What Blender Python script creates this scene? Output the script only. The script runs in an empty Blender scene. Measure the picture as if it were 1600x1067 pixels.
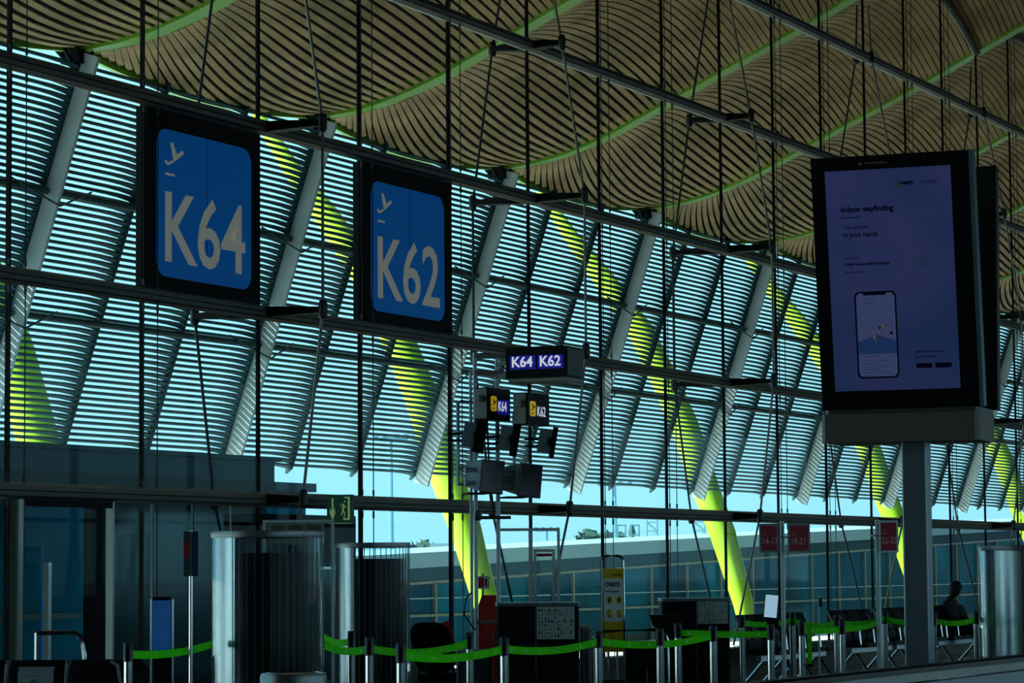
import bpy, math, random
import numpy as np
from mathutils import Vector, Matrix
random.seed(7)
S = bpy.context.scene
COL = S.collection
PI = math.pi
# ------------------------------------------------------------------ camera, light, exposure
PHI, TILT, ROLL = 0.45161, 0.07997, -0.00785
EYE = Vector((0, 0, 1.6)); FPX = 4444.0
fw = Vector((math.cos(TILT)*math.cos(PHI), math.cos(TILT)*math.sin(PHI), math.sin(TILT)))
rt0 = Vector((math.sin(PHI), -math.cos(PHI), 0)); up0 = rt0.cross(fw)
RT = math.cos(ROLL)*rt0 + math.sin(ROLL)*up0
UP = math.cos(ROLL)*up0 - math.sin(ROLL)*rt0
cd = bpy.data.cameras.new('camera'); cam = bpy.data.objects.new('camera', cd); COL.objects.link(cam)
cd.lens = 100.0; cd.sensor_width = 36.0; cd.clip_end = 2000
cam.matrix_world = Matrix(((RT.x, UP.x, -fw.x, 0), (RT.y, UP.y, -fw.y, 0), (RT.z, UP.z, -fw.z, 1.6), (0, 0, 0, 1)))
S.camera = cam
W = bpy.data.worlds.new('sky'); S.world = W; W.use_nodes = True
nt = W.node_tree; nt.nodes.clear()
o = nt.nodes.new('ShaderNodeOutputWorld'); bg = nt.nodes.new('ShaderNodeBackground')
tc = nt.nodes.new('ShaderNodeTexCoord'); sx = nt.nodes.new('ShaderNodeSeparateXYZ'); cr = nt.nodes.new('ShaderNodeValToRGB')
nt.links.new(tc.outputs['Generated'], sx.inputs[0]); nt.links.new(sx.outputs['Z'], cr.inputs[0])
nt.links.new(cr.outputs[0], bg.inputs[0]); nt.links.new(bg.outputs[0], o.inputs[0])
e = cr.color_ramp.elements
e[0].position = 0.0; e[0].color = (0.36, 0.70, 0.86, 1)
e[1].position = 0.6; e[1].color = (0.20, 0.55, 0.85, 1)
m_ = cr.color_ramp.elements.new(0.18); m_.color = (0.46, 0.80, 0.92, 1)
bg.inputs[1].default_value = 1.35
sd = bpy.data.lights.new('sun', 'SUN'); sd.energy = 13.0; sd.color = (1.0, 0.93, 0.8); sd.angle = 0.009
sun = bpy.data.objects.new('sun', sd); COL.objects.link(sun)
sun.rotation_euler = Vector((-0.62, 1.0, 0.95)).to_track_quat('Z', 'Y').to_euler(); sun.location = (20, 60, 40)
S.view_settings.view_transform = 'Standard'; S.view_settings.look = 'None'
S.view_settings.exposure = 0.12; S.view_settings.gamma = 1.0; S.view_settings.use_curve_mapping = False
S.cycles.use_denoising = True
S.cycles.max_bounces = 8; S.cycles.diffuse_bounces = 4; S.cycles.glossy_bounces = 3
S.cycles.transparent_max_bounces = 24; S.cycles.transmission_bounces = 4
S.cycles.sample_clamp_indirect = 4.0; S.cycles.caustics_reflective = False; S.cycles.caustics_refractive = False

# ------------------------------------------------------------------ helpers
def ray(x, y): return fw + RT*((x-800)/FPX) - UP*((y-533.5)/FPX)
def P(x, y, Z): return EYE + ray(x, y)*Z                     # a picture point at a depth
def hor(x): return 889.7 - (x-800)*0.0078
def gp(x, Z):
    p = P(x, hor(x), Z); return Vector((p.x, p.y, 0))
def zp(x, y, Z): return P(x, y, Z).z
def atY(x, y, Y):
    d = ray(x, y); return EYE + d*(Y/d.y)
A = PHI - PI/2                                               # rotation that turns a thing's front (local -y) to the hall
class MB:
    def __init__(s): s.v = []; s.f = []; s.m = None
    def add(s, vs, fs, M=None):
        b = len(s.v)
        for v in vs:
            v = Vector(v)
            if M is not None: v = M @ v
            if s.m is not None: v = s.m @ v
            s.v.append(tuple(v))
        for f in fs: s.f.append(tuple(b+i for i in f))
        return s
    def box(s, x0, x1, y0, y1, z0, z1, M=None):
        return s.add([(x0,y0,z0),(x1,y0,z0),(x1,y1,z0),(x0,y1,z0),(x0,y0,z1),(x1,y0,z1),(x1,y1,z1),(x0,y1,z1)],
                     [(3,2,1,0),(4,5,6,7),(0,1,5,4),(1,2,6,5),(2,3,7,6),(3,0,4,7)], M)
    def cbox(s, x0, x1, y0, y1, z0, z1, c, M=None):          # box with its vertical edges chamfered
        pts = [(x0+c,y0),(x1-c,y0),(x1,y0+c),(x1,y1-c),(x1-c,y1),(x0+c,y1),(x0,y1-c),(x0,y0+c)]
        return s.prism(pts, z0, z1, M)
    def prism(s, pts, z0, z1, M=None):
        n = len(pts)
        return s.add([(p[0],p[1],z0) for p in pts]+[(p[0],p[1],z1) for p in pts],
                     [tuple(range(n-1,-1,-1)), tuple(range(n,2*n))]+[(i,(i+1)%n,n+(i+1)%n,n+i) for i in range(n)], M)
    def sweep(s, pts, prof, closed=True, cap=True):           # prof(i, t) gives the ring of world points at station i
        rings = [prof(i) for i in range(len(pts))]; k = len(rings[0])
        vs = [p for r in rings for p in r]; fs = []
        for i in range(len(rings)-1):
            for j in range(k if closed else k-1):
                fs.append((i*k+j, i*k+(j+1)%k, (i+1)*k+(j+1)%k, (i+1)*k+j))
        if cap and closed: fs += [tuple(range(k-1,-1,-1)), tuple((len(rings)-1)*k+j for j in range(k))]
        return s.add(vs, fs)
    def tube(s, pts, r, seg=8, flat=1.0):
        pts = [Vector(p) for p in pts]; n = len(pts)
        rr = r if isinstance(r, (list, tuple)) else [r]*n
        d0 = (pts[1]-pts[0]).normalized(); ref = Vector((0,0,1)) if abs(d0.z) < 0.9 else Vector((1,0,0))
        def ring(i):
            d = (pts[min(i+1,n-1)]-pts[max(i-1,0)]).normalized(); a = d.cross(ref).normalized(); b = a.cross(d)
            return [pts[i]+a*(rr[i]*math.cos(t))+b*(rr[i]*flat*math.sin(t)) for t in [2*PI*k/seg for k in range(seg)]]
        return s.sweep(pts, ring)
    def lathe(s, prof, seg=24, cx=0, cy=0, a0=0, a1=2*PI):
        full = abs(a1-a0-2*PI) < 1e-6; n = seg if full else seg+1; k = len(prof)
        vs = [(cx+r*math.cos(a0+(a1-a0)*i/seg), cy+r*math.sin(a0+(a1-a0)*i/seg), z) for i in range(n) for r, z in prof]
        fs = [(i*k+j, ((i+1)%n)*k+j, ((i+1)%n)*k+j+1, i*k+j+1) for i in range(seg) for j in range(k-1)]
        return s.add(vs, fs)
    def disc(s, r, z, seg=24, cx=0, cy=0):
        return s.add([(cx+r*math.cos(2*PI*i/seg), cy+r*math.sin(2*PI*i/seg), z) for i in range(seg)], [tuple(range(seg))])
    def data(s, name):
        me = bpy.data.meshes.new(name); me.from_pydata(s.v, [], s.f); me.validate(); me.update(); return me
    def build(s, name, mat, parent=None, smooth=False, label=None):
        me = s.data(name); me.materials.append(mat)
        if smooth:
            try: me.shade_smooth()
            except Exception: pass
            me.set_sharp_from_angle(angle=math.radians(38))
        ob = bpy.data.objects.new(name, me); COL.objects.link(ob)
        if parent: ob.parent = parent
        if label: ob['label'] = label
        return ob
def tag(o, label=None, cat=None, group=None, kind=None):
    if label: o['label'] = label
    if cat: o['category'] = cat
    if group: o['group'] = group
    if kind: o['kind'] = kind
    return o
def thing(name, label, cat, loc=(0,0,0), rz=0, group=None, kind=None):
    o = bpy.data.objects.new(name, None); COL.objects.link(o); o.empty_display_size = .1
    o.location = loc; o.rotation_euler = (0, 0, rz)
    return tag(o, label, cat, group, kind)
def inst(me, name, parent=None, mat=None):
    o = bpy.data.objects.new(name, me); COL.objects.link(o)
    if mat and not me.materials: me.materials.append(mat)
    if parent: o.parent = parent
    return o
def dup(root, loc, rz, label, group=None):
    r = root.copy(); COL.objects.link(r); r.location = loc; r.rotation_euler = (0, 0, rz); r['label'] = label
    if group: r['group'] = group
    for ch in list(root.children):
        c = ch.copy(); COL.objects.link(c); c.parent = r
        for g in ch.children:
            d = g.copy(); COL.objects.link(d); d.parent = c
    return r
_mat = {}
def mat(name, col, rough=.5, metal=0.0, emit=None, es=1.0, noise=0.0, scale=4.0, stretch=None, spec=.5, bump=0.0, col2=None):
    if name in _mat: return _mat[name]
    m = bpy.data.materials.new(name); m.use_nodes = True; t = m.node_tree; b = t.nodes['Principled BSDF']
    b.inputs['Base Color'].default_value = (*col, 1); b.inputs['Roughness'].default_value = rough
    b.inputs['Metallic'].default_value = metal; b.inputs['Specular IOR Level'].default_value = spec
    if emit: b.inputs['Emission Color'].default_value = (*emit, 1); b.inputs['Emission Strength'].default_value = es
    if noise or bump:
        co = t.nodes.new('ShaderNodeTexCoord'); mp = t.nodes.new('ShaderNodeMapping'); n = t.nodes.new('ShaderNodeTexNoise')
        t.links.new(co.outputs['Object'], mp.inputs[0]); t.links.new(mp.outputs[0], n.inputs['Vector'])
        if stretch: mp.inputs['Scale'].default_value = stretch
        n.inputs['Scale'].default_value = scale; n.inputs['Detail'].default_value = 4
        if noise:
            r = t.nodes.new('ShaderNodeValToRGB'); c2 = col2 or tuple(max(0, c*(1-noise)) for c in col)
            r.color_ramp.elements[0].position = .35; r.color_ramp.elements[1].position = .65
            r.color_ramp.elements[0].color = (*c2, 1); r.color_ramp.elements[1].color = (*[min(1, c*(1+noise*.5)) for c in col], 1)
            t.links.new(n.outputs['Fac'], r.inputs[0]); t.links.new(r.outputs[0], b.inputs['Base Color'])
        if bump:
            bp = t.nodes.new('ShaderNodeBump'); bp.inputs['Strength'].default_value = bump; bp.inputs['Distance'].default_value = .02
            t.links.new(n.outputs['Fac'], bp.inputs['Height']); t.links.new(bp.outputs[0], b.inputs['Normal'])
    _mat[name] = m; return m
def glass(name, tint, refl=.08, rough=0.0):
    m = bpy.data.materials.new(name); m.use_nodes = True; t = m.node_tree; t.nodes.clear()
    o = t.nodes.new('ShaderNodeOutputMaterial'); mx = t.nodes.new('ShaderNodeMixShader')
    tr = t.nodes.new('ShaderNodeBsdfTransparent'); gl = t.nodes.new('ShaderNodeBsdfGlossy'); lw = t.nodes.new('ShaderNodeLayerWeight'); pw_ = t.nodes.new('ShaderNodeMath'); pw_.operation = 'POWER'; pw_.inputs[1].default_value = 3.0
    ml = t.nodes.new('ShaderNodeMath'); ml.operation = 'MULTIPLY'; ml.inputs[1].default_value = refl
    lw.inputs[0].default_value = .5
    tr.inputs[0].default_value = (*tint, 1); gl.inputs[0].default_value = (.9, .97, 1, 1); gl.inputs['Roughness'].default_value = rough
    t.links.new(lw.outputs['Facing'], pw_.inputs[0]); t.links.new(pw_.outputs[0], ml.inputs[0]); t.links.new(ml.outputs[0], mx.inputs[0])
    t.links.new(tr.outputs[0], mx.inputs[1]); t.links.new(gl.outputs[0], mx.inputs[2]); t.links.new(mx.outputs[0], o.inputs[0])
    return m
def frame(org, right, up):
    r = Vector(right).normalized(); u = Vector(up).normalized(); n = r.cross(u)
    return Matrix(((r.x,u.x,n.x,org[0]),(r.y,u.y,n.y,org[1]),(r.z,u.z,n.z,org[2]),(0,0,0,1)))
FR = lambda x, y, z: frame((x, y, z), (1,0,0), (0,0,1))       # text plane on a front that faces local -y
def text(s, h, m, M, parent, name='lettering', sx=1.0, align='LEFT', bold=0.0):
    cu = bpy.data.curves.new(name, 'FONT'); cu.body = s; cu.size = h/0.72; cu.align_x = align; cu.resolution_u = 3
    cu.extrude = 0.0015; cu.offset = bold
    ob = bpy.data.objects.new(name, cu); COL.objects.link(ob)
    dg = bpy.context.evaluated_depsgraph_get(); me = bpy.data.meshes.new_from_object(ob.evaluated_get(dg))
    bpy.data.objects.remove(ob); me.transform(M @ Matrix.Diagonal((sx,1,1,1))); me.materials.clear(); me.materials.append(m)
    o2 = bpy.data.objects.new(name, me); COL.objects.link(o2); o2.parent = parent
    return o2
def poly(pts, m, M, parent, name, th=.003, off=0.002):        # flat outline (x, up) raised a little on a face
    b = MB(); b.prism(pts, off, off+th, M); return b.build(name, m, parent)

# ------------------------------------------------------------------ materials
BLACK = mat('black_steel', (.002,.002,.0025), .6, spec=.15)
STEEL = mat('brushed_steel', (.20,.215,.22), .36, .85, noise=.15, scale=6, stretch=(1,1,.05))
GREY = mat('grey_aluminium', (.27,.27,.24), .5, .3, noise=.12, scale=2)
DKGREY = mat('dark_grey_steel', (.035,.038,.04), .45, .3)
GREEN = mat('lime_green_paint', (.27,.62,.035), .4, noise=.08, scale=.8)
YGREEN = mat('yellow_green_paint', (.50,.78,.03), .4, noise=.08, scale=.6, col2=(.40,.70,.03))
BELT = mat('green_belt_webbing', (.16,.92,.02), .7, noise=.15, scale=12, spec=.1)
_t = BELT.node_tree; _o = _t.nodes['Material Output']; _m = _t.nodes.new('ShaderNodeMixShader'); _l = _t.nodes.new('ShaderNodeBsdfTranslucent'); _l.inputs[0].default_value = (.18,.95,.02,1); _m.inputs[0].default_value = .5
_t.links.new(_t.nodes['Principled BSDF'].outputs[0], _m.inputs[1]); _t.links.new(_l.outputs[0], _m.inputs[2]); _t.links.new(_m.outputs[0], _o.inputs[0])
SLAT = mat('bamboo_slat', (.68,.46,.25), .6, noise=.25, scale=1.1, col2=(.47,.32,.17), spec=.1)
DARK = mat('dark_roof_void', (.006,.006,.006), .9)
LOUV = mat('louvre_metal', (.045,.15,.18), .5, .3, noise=.15, scale=2)
LRIB = mat('louvre_rib_metal', (.03,.08,.095), .5, .3)
BRACE = mat('pale_brace_paint', (.72,.86,.92), .5, noise=.06)
GLASS = glass('facade_glass', (.80,.925,.94), .065)
CLEAR = glass('clear_glass', (.82,.9,.92), .5)
PLAST = mat('black_plastic', (.004,.004,.005), .55, spec=.15)
LEATH = mat('black_leather', (.004,.006,.009), .6, spec=.2, bump=.15, scale=20)
WHITE = mat('white_print', (.62,.66,.66), .6)
PAPER = mat('paper', (.36,.42,.46), .7)
INK = mat('black_ink', (.01,.01,.015), .6)
CHROME = mat('chrome', (.6,.63,.66), .15, 1.0)
RED = mat('red_paint', (.55,.008,.01), .5)

# ------------------------------------------------------------------ geometry of the hall
D, X0, PB, Z3, DZ = 15.7232, 21.675, 2.25, 2.3643, 2.0011
YN = 22.75
def MX(n): return X0 + PB*n
PR = [(-14,10.4),(-9,9.4),(-4,9.2),(1,10.2),(6,12.3),(9,13.3),(11,13.3),(13,12.75),(14,12.35),(15,11.93),(15.8,11.55),(16.6,11.16),(17.4,10.80),
      (18.2,10.46),(18.96,10.12),(19.75,9.77),(20.5,9.44),(21.3,9.16),(22.1,9.0),(22.75,8.95),(23.4,8.99),(24.1,9.07),(25,9.3)]
_py = np.array([p[0] for p in PR]); _pz = np.array([p[1] for p in PR])
def zr(Y): return float(np.interp(Y, _py, _pz))
def hb(Y): return float(np.interp(Y, [0, 14, 15.7, 18, 20, 21.4, 22.75], [.8, .85, .8, .58, .36, .08, -.24]))
def cz(t, Y): return zr(Y) + hb(Y)*(4*t*(1-t))
RX = [MX(-1+3*k) for k in range(0, 12)]                       # lines of the roof beams: 19.4 ... 93.7
def ye(t): return 22.75                 # the edge of the ceiling in plan

# ------------------------------------------------------------------ floor, ground, shell
fl = MB().box(-12, 125, -14, D-.12, -.2, 0).build('floor', mat('polished_floor', (.12,.14,.15), .12, noise=.25, scale=.6, spec=.6)); tag(fl, kind='structure')
gr = MB().box(-150, 420, 24.9, 600, -.6, -.3).build('ground', mat('apron_concrete', (.72,.71,.66), .8, noise=.2, scale=.05)); tag(gr, kind='structure')
gr = MB().box(-150, 420, D+.12, 24.9, -.6, -.3).build('ground', mat('low_bounce_ground', (.20,.19,.17), .9, noise=.2, scale=3)); tag(gr, kind='structure')  # unseen near strip, its tone set to steer light bounced onto the ceiling
gr = MB().box(-150, 420, -400, -14.3, -.6, -.3).build('ground', mat('far_asphalt', (.07,.07,.07), .9, noise=.3, scale=.1)); tag(gr, kind='structure')
b = MB(); b.box(-12, 125, -14.3, -14, 0, .9); b.box(-12, 125, -14.3, -14, 7.4, 14); wr = b.build('wall_right', mat('hall_wall', (.12,.12,.12), .7)); tag(wr, kind='structure')
for i in range(23): MB().box(-12+6*i-.06, -12+6*i+.06, -14.25, -14.05, .9, 7.4).build('mullion', BLACK, wr)
for i in range(4): MB().box(-12, 125, -14.25, -14.05, .9+2.16*i-.05, .9+2.16*i+.05).build('transom', GREY, wr)
tag(MB().box(-12.3, -12, -14, 31, 0, 14).build('wall_back', _mat['hall_wall']), kind='structure')
tag(MB().box(125, 125.3, -14, D, 0, 14).build('wall_front', _mat['hall_wall']), kind='structure')
pl = MB().box(-12, 125, D-.16, D+.14, -.05, .37); pl.box(-12, 125, D-.2, D+.16, .37, .41)
tag(pl.build('baseboard_left', mat('brown_plinth', (.16,.12,.09), .6, noise=.3, scale=2)), kind='structure')

# ------------------------------------------------------------------ ceiling
ys = [-14+1.5*i for i in range(19)] + [14+.5*i for i in range(1, 22)]
ys = [y for y in ys if y <= 22.7]
cb = MB(); nT = 10
for k in range(-6, 14):
    xa = MX(-1) + 6.75*k
    if xa > 122: break
    rows = []
    for y in ys + [None]:
        row = []
        for i in range(nT+1):
            t = i/nT; Y = ye(t) if y is None else min(y, ye(t)); row.append((xa+6.75*t, Y, cz(t, Y)+.16))
        rows.append(row)
    vs = [p for r in rows for p in r]; fs = []
    for r in range(len(rows)-1):
        for i in range(nT): fs.append((r*(nT+1)+i, r*(nT+1)+i+1, (r+1)*(nT+1)+i+1, (r+1)*(nT+1)+i))
    cb.add(vs, fs)
    cb.box(xa, xa+6.75, 22.74, 22.8, 8.95, 9.78)
ceiling = cb.build('ceiling', DARK); tag(ceiling, kind='structure')
# outer skin of the roof over the eave
sk = MB(); sy = [-14, -4, 9, 16, 22.75, 27, 30]; sz = [11.6, 10.6, 14.9, 12.9, 9.75, 11.2, 12.1]
sk.add([(x, y, z) for x in (-20, 125) for y, z in zip(sy, sz)], [(i, i+1, 8+i, 7+i) for i in range(6)])
sk.build('roof_skin', mat('roof_metal', (.3,.32,.33), .6), ceiling)
# bamboo slats, one by one where they show largest
PITCH = .108; cnt = 0; rest = MB()
def slat(mb, xa, y0):
    dl = .2 + 2.1*max(0, min(1, (y0-17.5)/5))**2
    pts = []
    N = 10
    for i in range(N+1):
        t = i/N; Y = y0 + dl*(1-(1-t)**1.7)
        if Y > ye(t) - .03:
            tc_ = 1-(1-(ye(t)-.03-y0)/dl)**(1/1.7) if dl > 0 else t
            if tc_ > .004: pts.append((tc_, ye(t)-.03))
            break
        pts.append((t, Y))
    if len(pts) < 2:
        return False
    rg = []
    w = .0445
    for i, (t, Y) in enumerate(pts):
        j = min(i, len(pts)-2); dx = 6.75*(pts[j+1][0]-pts[j][0]); dy = pts[j+1][1]-pts[j][1]; L = math.hypot(dx, dy); nx, ny = -dy/L, dx/L
        x = xa+.44+(6.75-.46)*t; ww = w
        za = cz(t, Y-ww); zb = cz(t, Y+ww)
        rg.append([(x-nx*ww, Y-ny*ww, za), (x+nx*ww, Y+ny*ww, zb), (x+nx*ww, Y+ny*ww, zb+.022), (x-nx*ww, Y-ny*ww, za+.022)])
    mb.sweep(pts, lambda i: rg[i]); return True
for k in range(0, 12):
    xa = RX[0] + 6.75*k
    y0 = 22.9 if k else 22.9
    vis_lo = 17.6 if k <= 2 else (15.9 if k == 3 else 12.5)
    while y0 > vis_lo:
        y0 -= PITCH
        if 1 <= k <= 5 and cnt < 300 and y0 > 16.0:
            b = MB()
            if slat(b, xa, y0): b.build('ceiling_slat', SLAT, ceiling); cnt += 1
        else: slat(rest, xa, y0)
r_ = rest.build('ceiling_slats', SLAT, ceiling); tag(r_, kind='stuff')
# green edge strip along the eave
for k in range(0, 12):
    xa = RX[0]+6.75*k; pts = [(xa+6.75*i/12, ye(i/12)+.03, cz(i/12, ye(i/12))+.03) for i in range(13)]
    b = MB(); b.sweep(pts, lambda i: [(pts[i][0], pts[i][1]-.03, pts[i][2]-.07), (pts[i][0], pts[i][1]+.05, pts[i][2]-.07), (pts[i][0], pts[i][1]+.05, pts[i][2]+.14), (pts[i][0], pts[i][1]-.03, pts[i][2]+.14)])
    b.build('edge_strip', GREEN, ceiling)
# green curved beams
ordn = ['first','second','third','fourth','fifth','sixth','seventh','eighth','ninth','tenth','eleventh','twelfth']
for k, xr in enumerate(RX):
    vis = 1 <= k
    t = thing('roof_beam', 'curved lime green roof beam, %s from the left under the slatted ceiling' % (ordn[k-1] if vis else 'nearest one'), 'beam', (xr, YN, 0), 0, 'curved green roof beams')
    if not vis: t['label'] = 'lime green roof beam at the left end, mostly outside the picture'
    yy = [12 + .5*i for i in range(26)]
    yy = [y for y in yy if y < 22.8] + [22.9]
    b = MB(); b.m = Matrix.Translation((-xr, -YN, 0))
    b.sweep(yy, lambda i: [(xr-.01, yy[i], zr(yy[i])-.05), (xr+.44, yy[i], zr(yy[i])-.0), (xr+.46, yy[i], zr(yy[i])+.18), (xr-.01, yy[i], zr(yy[i])+.18)])
    b.build('beam_body', GREEN, t)
    b = MB(); b.m = Matrix.Translation((-xr, -YN, 0))
    b.box(xr-.14, xr+.14, YN-.16, YN+.16, 8.72, 8.90)
    for dx, dy in ((-.2,-.15),(.2,-.15),(-.2,.2),(.2,.2),(.3,0),(-.3,0)): b.tube([(xr, YN, 8.62), (xr+dx, YN+dy, 8.92)], .03, 6)
    b.tube([(xr, YN, 8.5), (xr, YN, 8.75)], .07, 8)
    b.build('node_bracket', BLACK, t)

# ------------------------------------------------------------------ glazed wall
wall = thing('wall_left', None, None, (0, 0, 0)); tag(wall, kind='structure')
ZT = [Z3 + DZ*i for i in range(5)]
NM = range(-6, 36)
def ctop(x):
    t = ((x-RX[0]) / 6.75) % 1.0; return cz(t, D)
mme = {}
for n in NM:
    x = MX(n); MB().box(x-.026, x+.026, D-.012, D+.016, .4, ctop(x)-.02).build('mullion', BLACK, wall)
prof = [(.06,-.05),(.06,.05),(-.05,.085),(-.14,.05),(-.16,0),(-.14,-.045),(-.05,-.08)]
for i, z in enumerate(ZT):
    b = MB(); b.sweep([0,1], lambda s: [((-12, 125)[s], D+a, z+c) for a, c in prof]); b.build('transom', GREY, wall)
    b = MB(); b.box(-12, 125, D-.145, D-.12, z-.058, z-.048); b.box(-12, 125, D-.165, D-.15, z-.005, z+.005); b.build('transom_seam', BLACK, wall)
zz = [.41] + ZT
for n in list(NM)[:-1]:
    xa, xb = MX(n)+.03, MX(n+1)-.03
    for i in range(5):
        MB().box(xa, xb, D-.006, D+.006, zz[i]+(.07 if i else 0), zz[i+1]-.07).build('pane', GLASS, wall)
    q = 5; top = [(xa+(xb-xa)*j/q, ctop(xa+(xb-xa)*j/q)-.05) for j in range(q+1)]
    pts = [(xa, ZT[4]+.07), (xb, ZT[4]+.07)] + top[::-1]
    b = MB(); b.prism(pts, -.006, .006, Matrix(((1,0,0,0),(0,0,1,D),(0,1,0,0),(0,0,0,1)))); b.build('pane', GLASS, wall)
for k in range(0, 13):                                          # arched head of the glazing
    xa = RX[0]+6.75*k; pts = [(xa+6.75*i/12, D, cz(i/12, D)-.06) for i in range(13)]
    MB().tube(pts, .06, 8).build('head_rail', GREY, wall)
# slender tie rods beside each plain mullion, and lens trusses at every third one
off_in = {0: .12, 1: .56, 2: .80, 3: .82, 4: .55, 5: .12}       # inward reach at T3, T3.. see below
for n in range(-2, 30):
    x = MX(n)
    if (n-2) % 3:
        for sx_ in (-.13, .13):
            b = MB(); b.tube([(x+sx_, D-.10, .42), (x+sx_, D-.10, ctop(x)-.1)], .0065, 5)
            for z in ZT:
                b.tube([(x+sx_, D-.10, z-.17), (x+sx_, D-.10, z-.09)], .014, 6); b.tube([(x+sx_, D-.10, z+.09), (x+sx_, D-.10, z+.15)], .014, 6)
            b.build('tie_rod', DKGREY, wall)
    else:
        ri = [.55, .80, .80, .50, .14]
        top = min(ctop(x)-.3, 12.4)
        for sg in (-1, 1):
            pts = [(x, D+sg*.10, .45)] + [(x, D+sg*r, z) for r, z in zip(ri, ZT)] + [(x, D+sg*.10, top)]
            for j in range(len(pts)-1): MB().tube([pts[j], pts[j+1]], .017, 8).build('tension_rod', GREY if sg < 0 else DKGREY, wall)
            for r, z in zip(ri, ZT):
                b = MB(); b.sweep([0,1,2], lambda s: [(x+a*(.05,.075,.03)[s]*1.2, D+sg*(.06+(r-.06)*(0,.35,1)[s]), z+c*(.06,.05,.03)[s]) for a, c in ((-1,-1),(1,-1),(1,1),(-1,1))])
                b.build('truss_arm', BLACK, wall)
                b = MB(); b.lathe([(0,-.10),(.035,-.10),(.05,-.06),(.05,.06),(.035,.10),(0,.10)], 10, x, D+sg*r); b.m = None
                b.v = [(p[0], p[1], p[2]+z) for p in b.v]; b.build('rod_joint', DKGREY, wall)

# ------------------------------------------------------------------ louvre screens outside
YL0, ZL0, YL1, ZL1 = 22.67, 8.85, 24.57, 3.36
def lv(z): return YL0 + (YL1-YL0)*(ZL0-z)/(ZL0-ZL1)
LN = math.hypot(YL1-YL0, ZL0-ZL1); ud = Vector((0, (YL0-YL1)/LN, (ZL0-ZL1)/LN)); nd = Vector((0, -ud.z, ud.y))   # up the slope, and inward
def slat_mesh(mb, org):
    for s in range(3):
        x0 = .02+2.25*s; st = [0, .9, 1.45, 1.75, 2.0, 2.2]; hh = [.026,.026,.028,.034,.041,.046]; bu = [.012,.012,.016,.034,.052,.062]
        def ring(i):
            c = Vector(org) + Vector((x0+st[i], 0, 0)) - nd*.0
            h, u = hh[i], bu[i]; sag = ud*(-.035*max(0, (st[i]-1.5)/.7)**2)
            return [c+sag-ud*h, c+sag-ud*h*.5+nd*u*.8, c+sag+ud*h*.5+nd*u, c+sag+ud*h, c+sag-nd*.012]
        mb.sweep(st, ring)
NS = 62; dzs = (ZL0-ZL1)/NS
b = MB(); slat_mesh(b, (0,0,0)); sme = b.data('louvre_slat'); sme.materials.append(LOUV); sme.shade_smooth(); sme.set_sharp_from_angle(angle=math.radians(50))
desc = ['at the left edge of the picture', 'behind the large K64 sign', 'behind the large K62 sign', 'behind the monitor mast', 'right of the monitor mast', 'left of the tall display',
        'straight behind the tall display', 'behind the pole of the tall display', 'right of the tall display', 'ninth from the left, far along the wall', 'tenth from the left, far along the wall']
for k in range(0, 11):
    xb = MX(2) + 6.75*k
    t = thing('louvre_screen', 'slanted outdoor screen of teal metal louvres ' + desc[k], 'louvre screen', (xb, YL1, 0), 0, 'slanted louvre screens outside the glass')
    far = MB(); far.m = Matrix.Translation((-xb, -YL1, 0))
    for i in range(1, NS):
        z = ZL0 - dzs*(i+.5); org = (xb+.05, lv(z), z)
        if 0 <= k <= 3:
            so = inst(sme, 'slat', t); so.location = (org[0]-xb, org[1]-YL1, z)
        else: slat_mesh(far, org)
    if k > 3: fo = far.build('slats', LOUV, t, smooth=True); tag(fo, kind='stuff')
    for s in (1, 2, 3):
        b = MB(); b.m = Matrix.Translation((-xb, -YL1, 0)); x = xb+2.25*s-.02
        b.sweep([0,1,2], lambda i: [Vector((x+a*.03, *( (YL0,ZL0),(YL1,ZL1),(YL1+.05,ZL1-.1) )[i])) + nd*c for a, c in (((-1,-.03),(1,-.03),(1,.07),(-1,.07)), ((-1,-.03),(1,-.03),(1,.07),(-1,.07)), ((-1,-.01),(1,-.01),(1,.01),(-1,.01)))[i]])
        b.build('rib', LRIB, t)
    b = MB(); b.m = Matrix.Translation((-xb, -YL1, 0)); b.sweep([0,1], lambda i: [Vector((xb+a*.03, *((YL0,ZL0+.05),(YL1,ZL1-.12))[i])) + nd*c for a, c in ((-1,.04),(1,.04),(1,.33),(-1,.33))]); b.build('brace', BRACE, t)
    for z in (7.0, 5.3):
        b = MB(); b.m = Matrix.Translation((-xb, -YL1, 0)); c = Vector((0, lv(z), z)) + nd*.12
        b.tube([c+Vector((xb+.05,0,0)), c+Vector((xb+6.7,0,0))], .055, 8); b.build('purlin', LRIB, t, smooth=True)
        b = MB(); b.m = Matrix.Translation((-xb, -YL1, 0))
        for dx in (-1.0, 1.0): b.tube([c+Vector((xb,0,0))+nd*.25-ud*.15, c+Vector((xb+dx,0,0))+ud*.10], .016, 5)
        b.build('stay_rod', LRIB, t)

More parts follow.
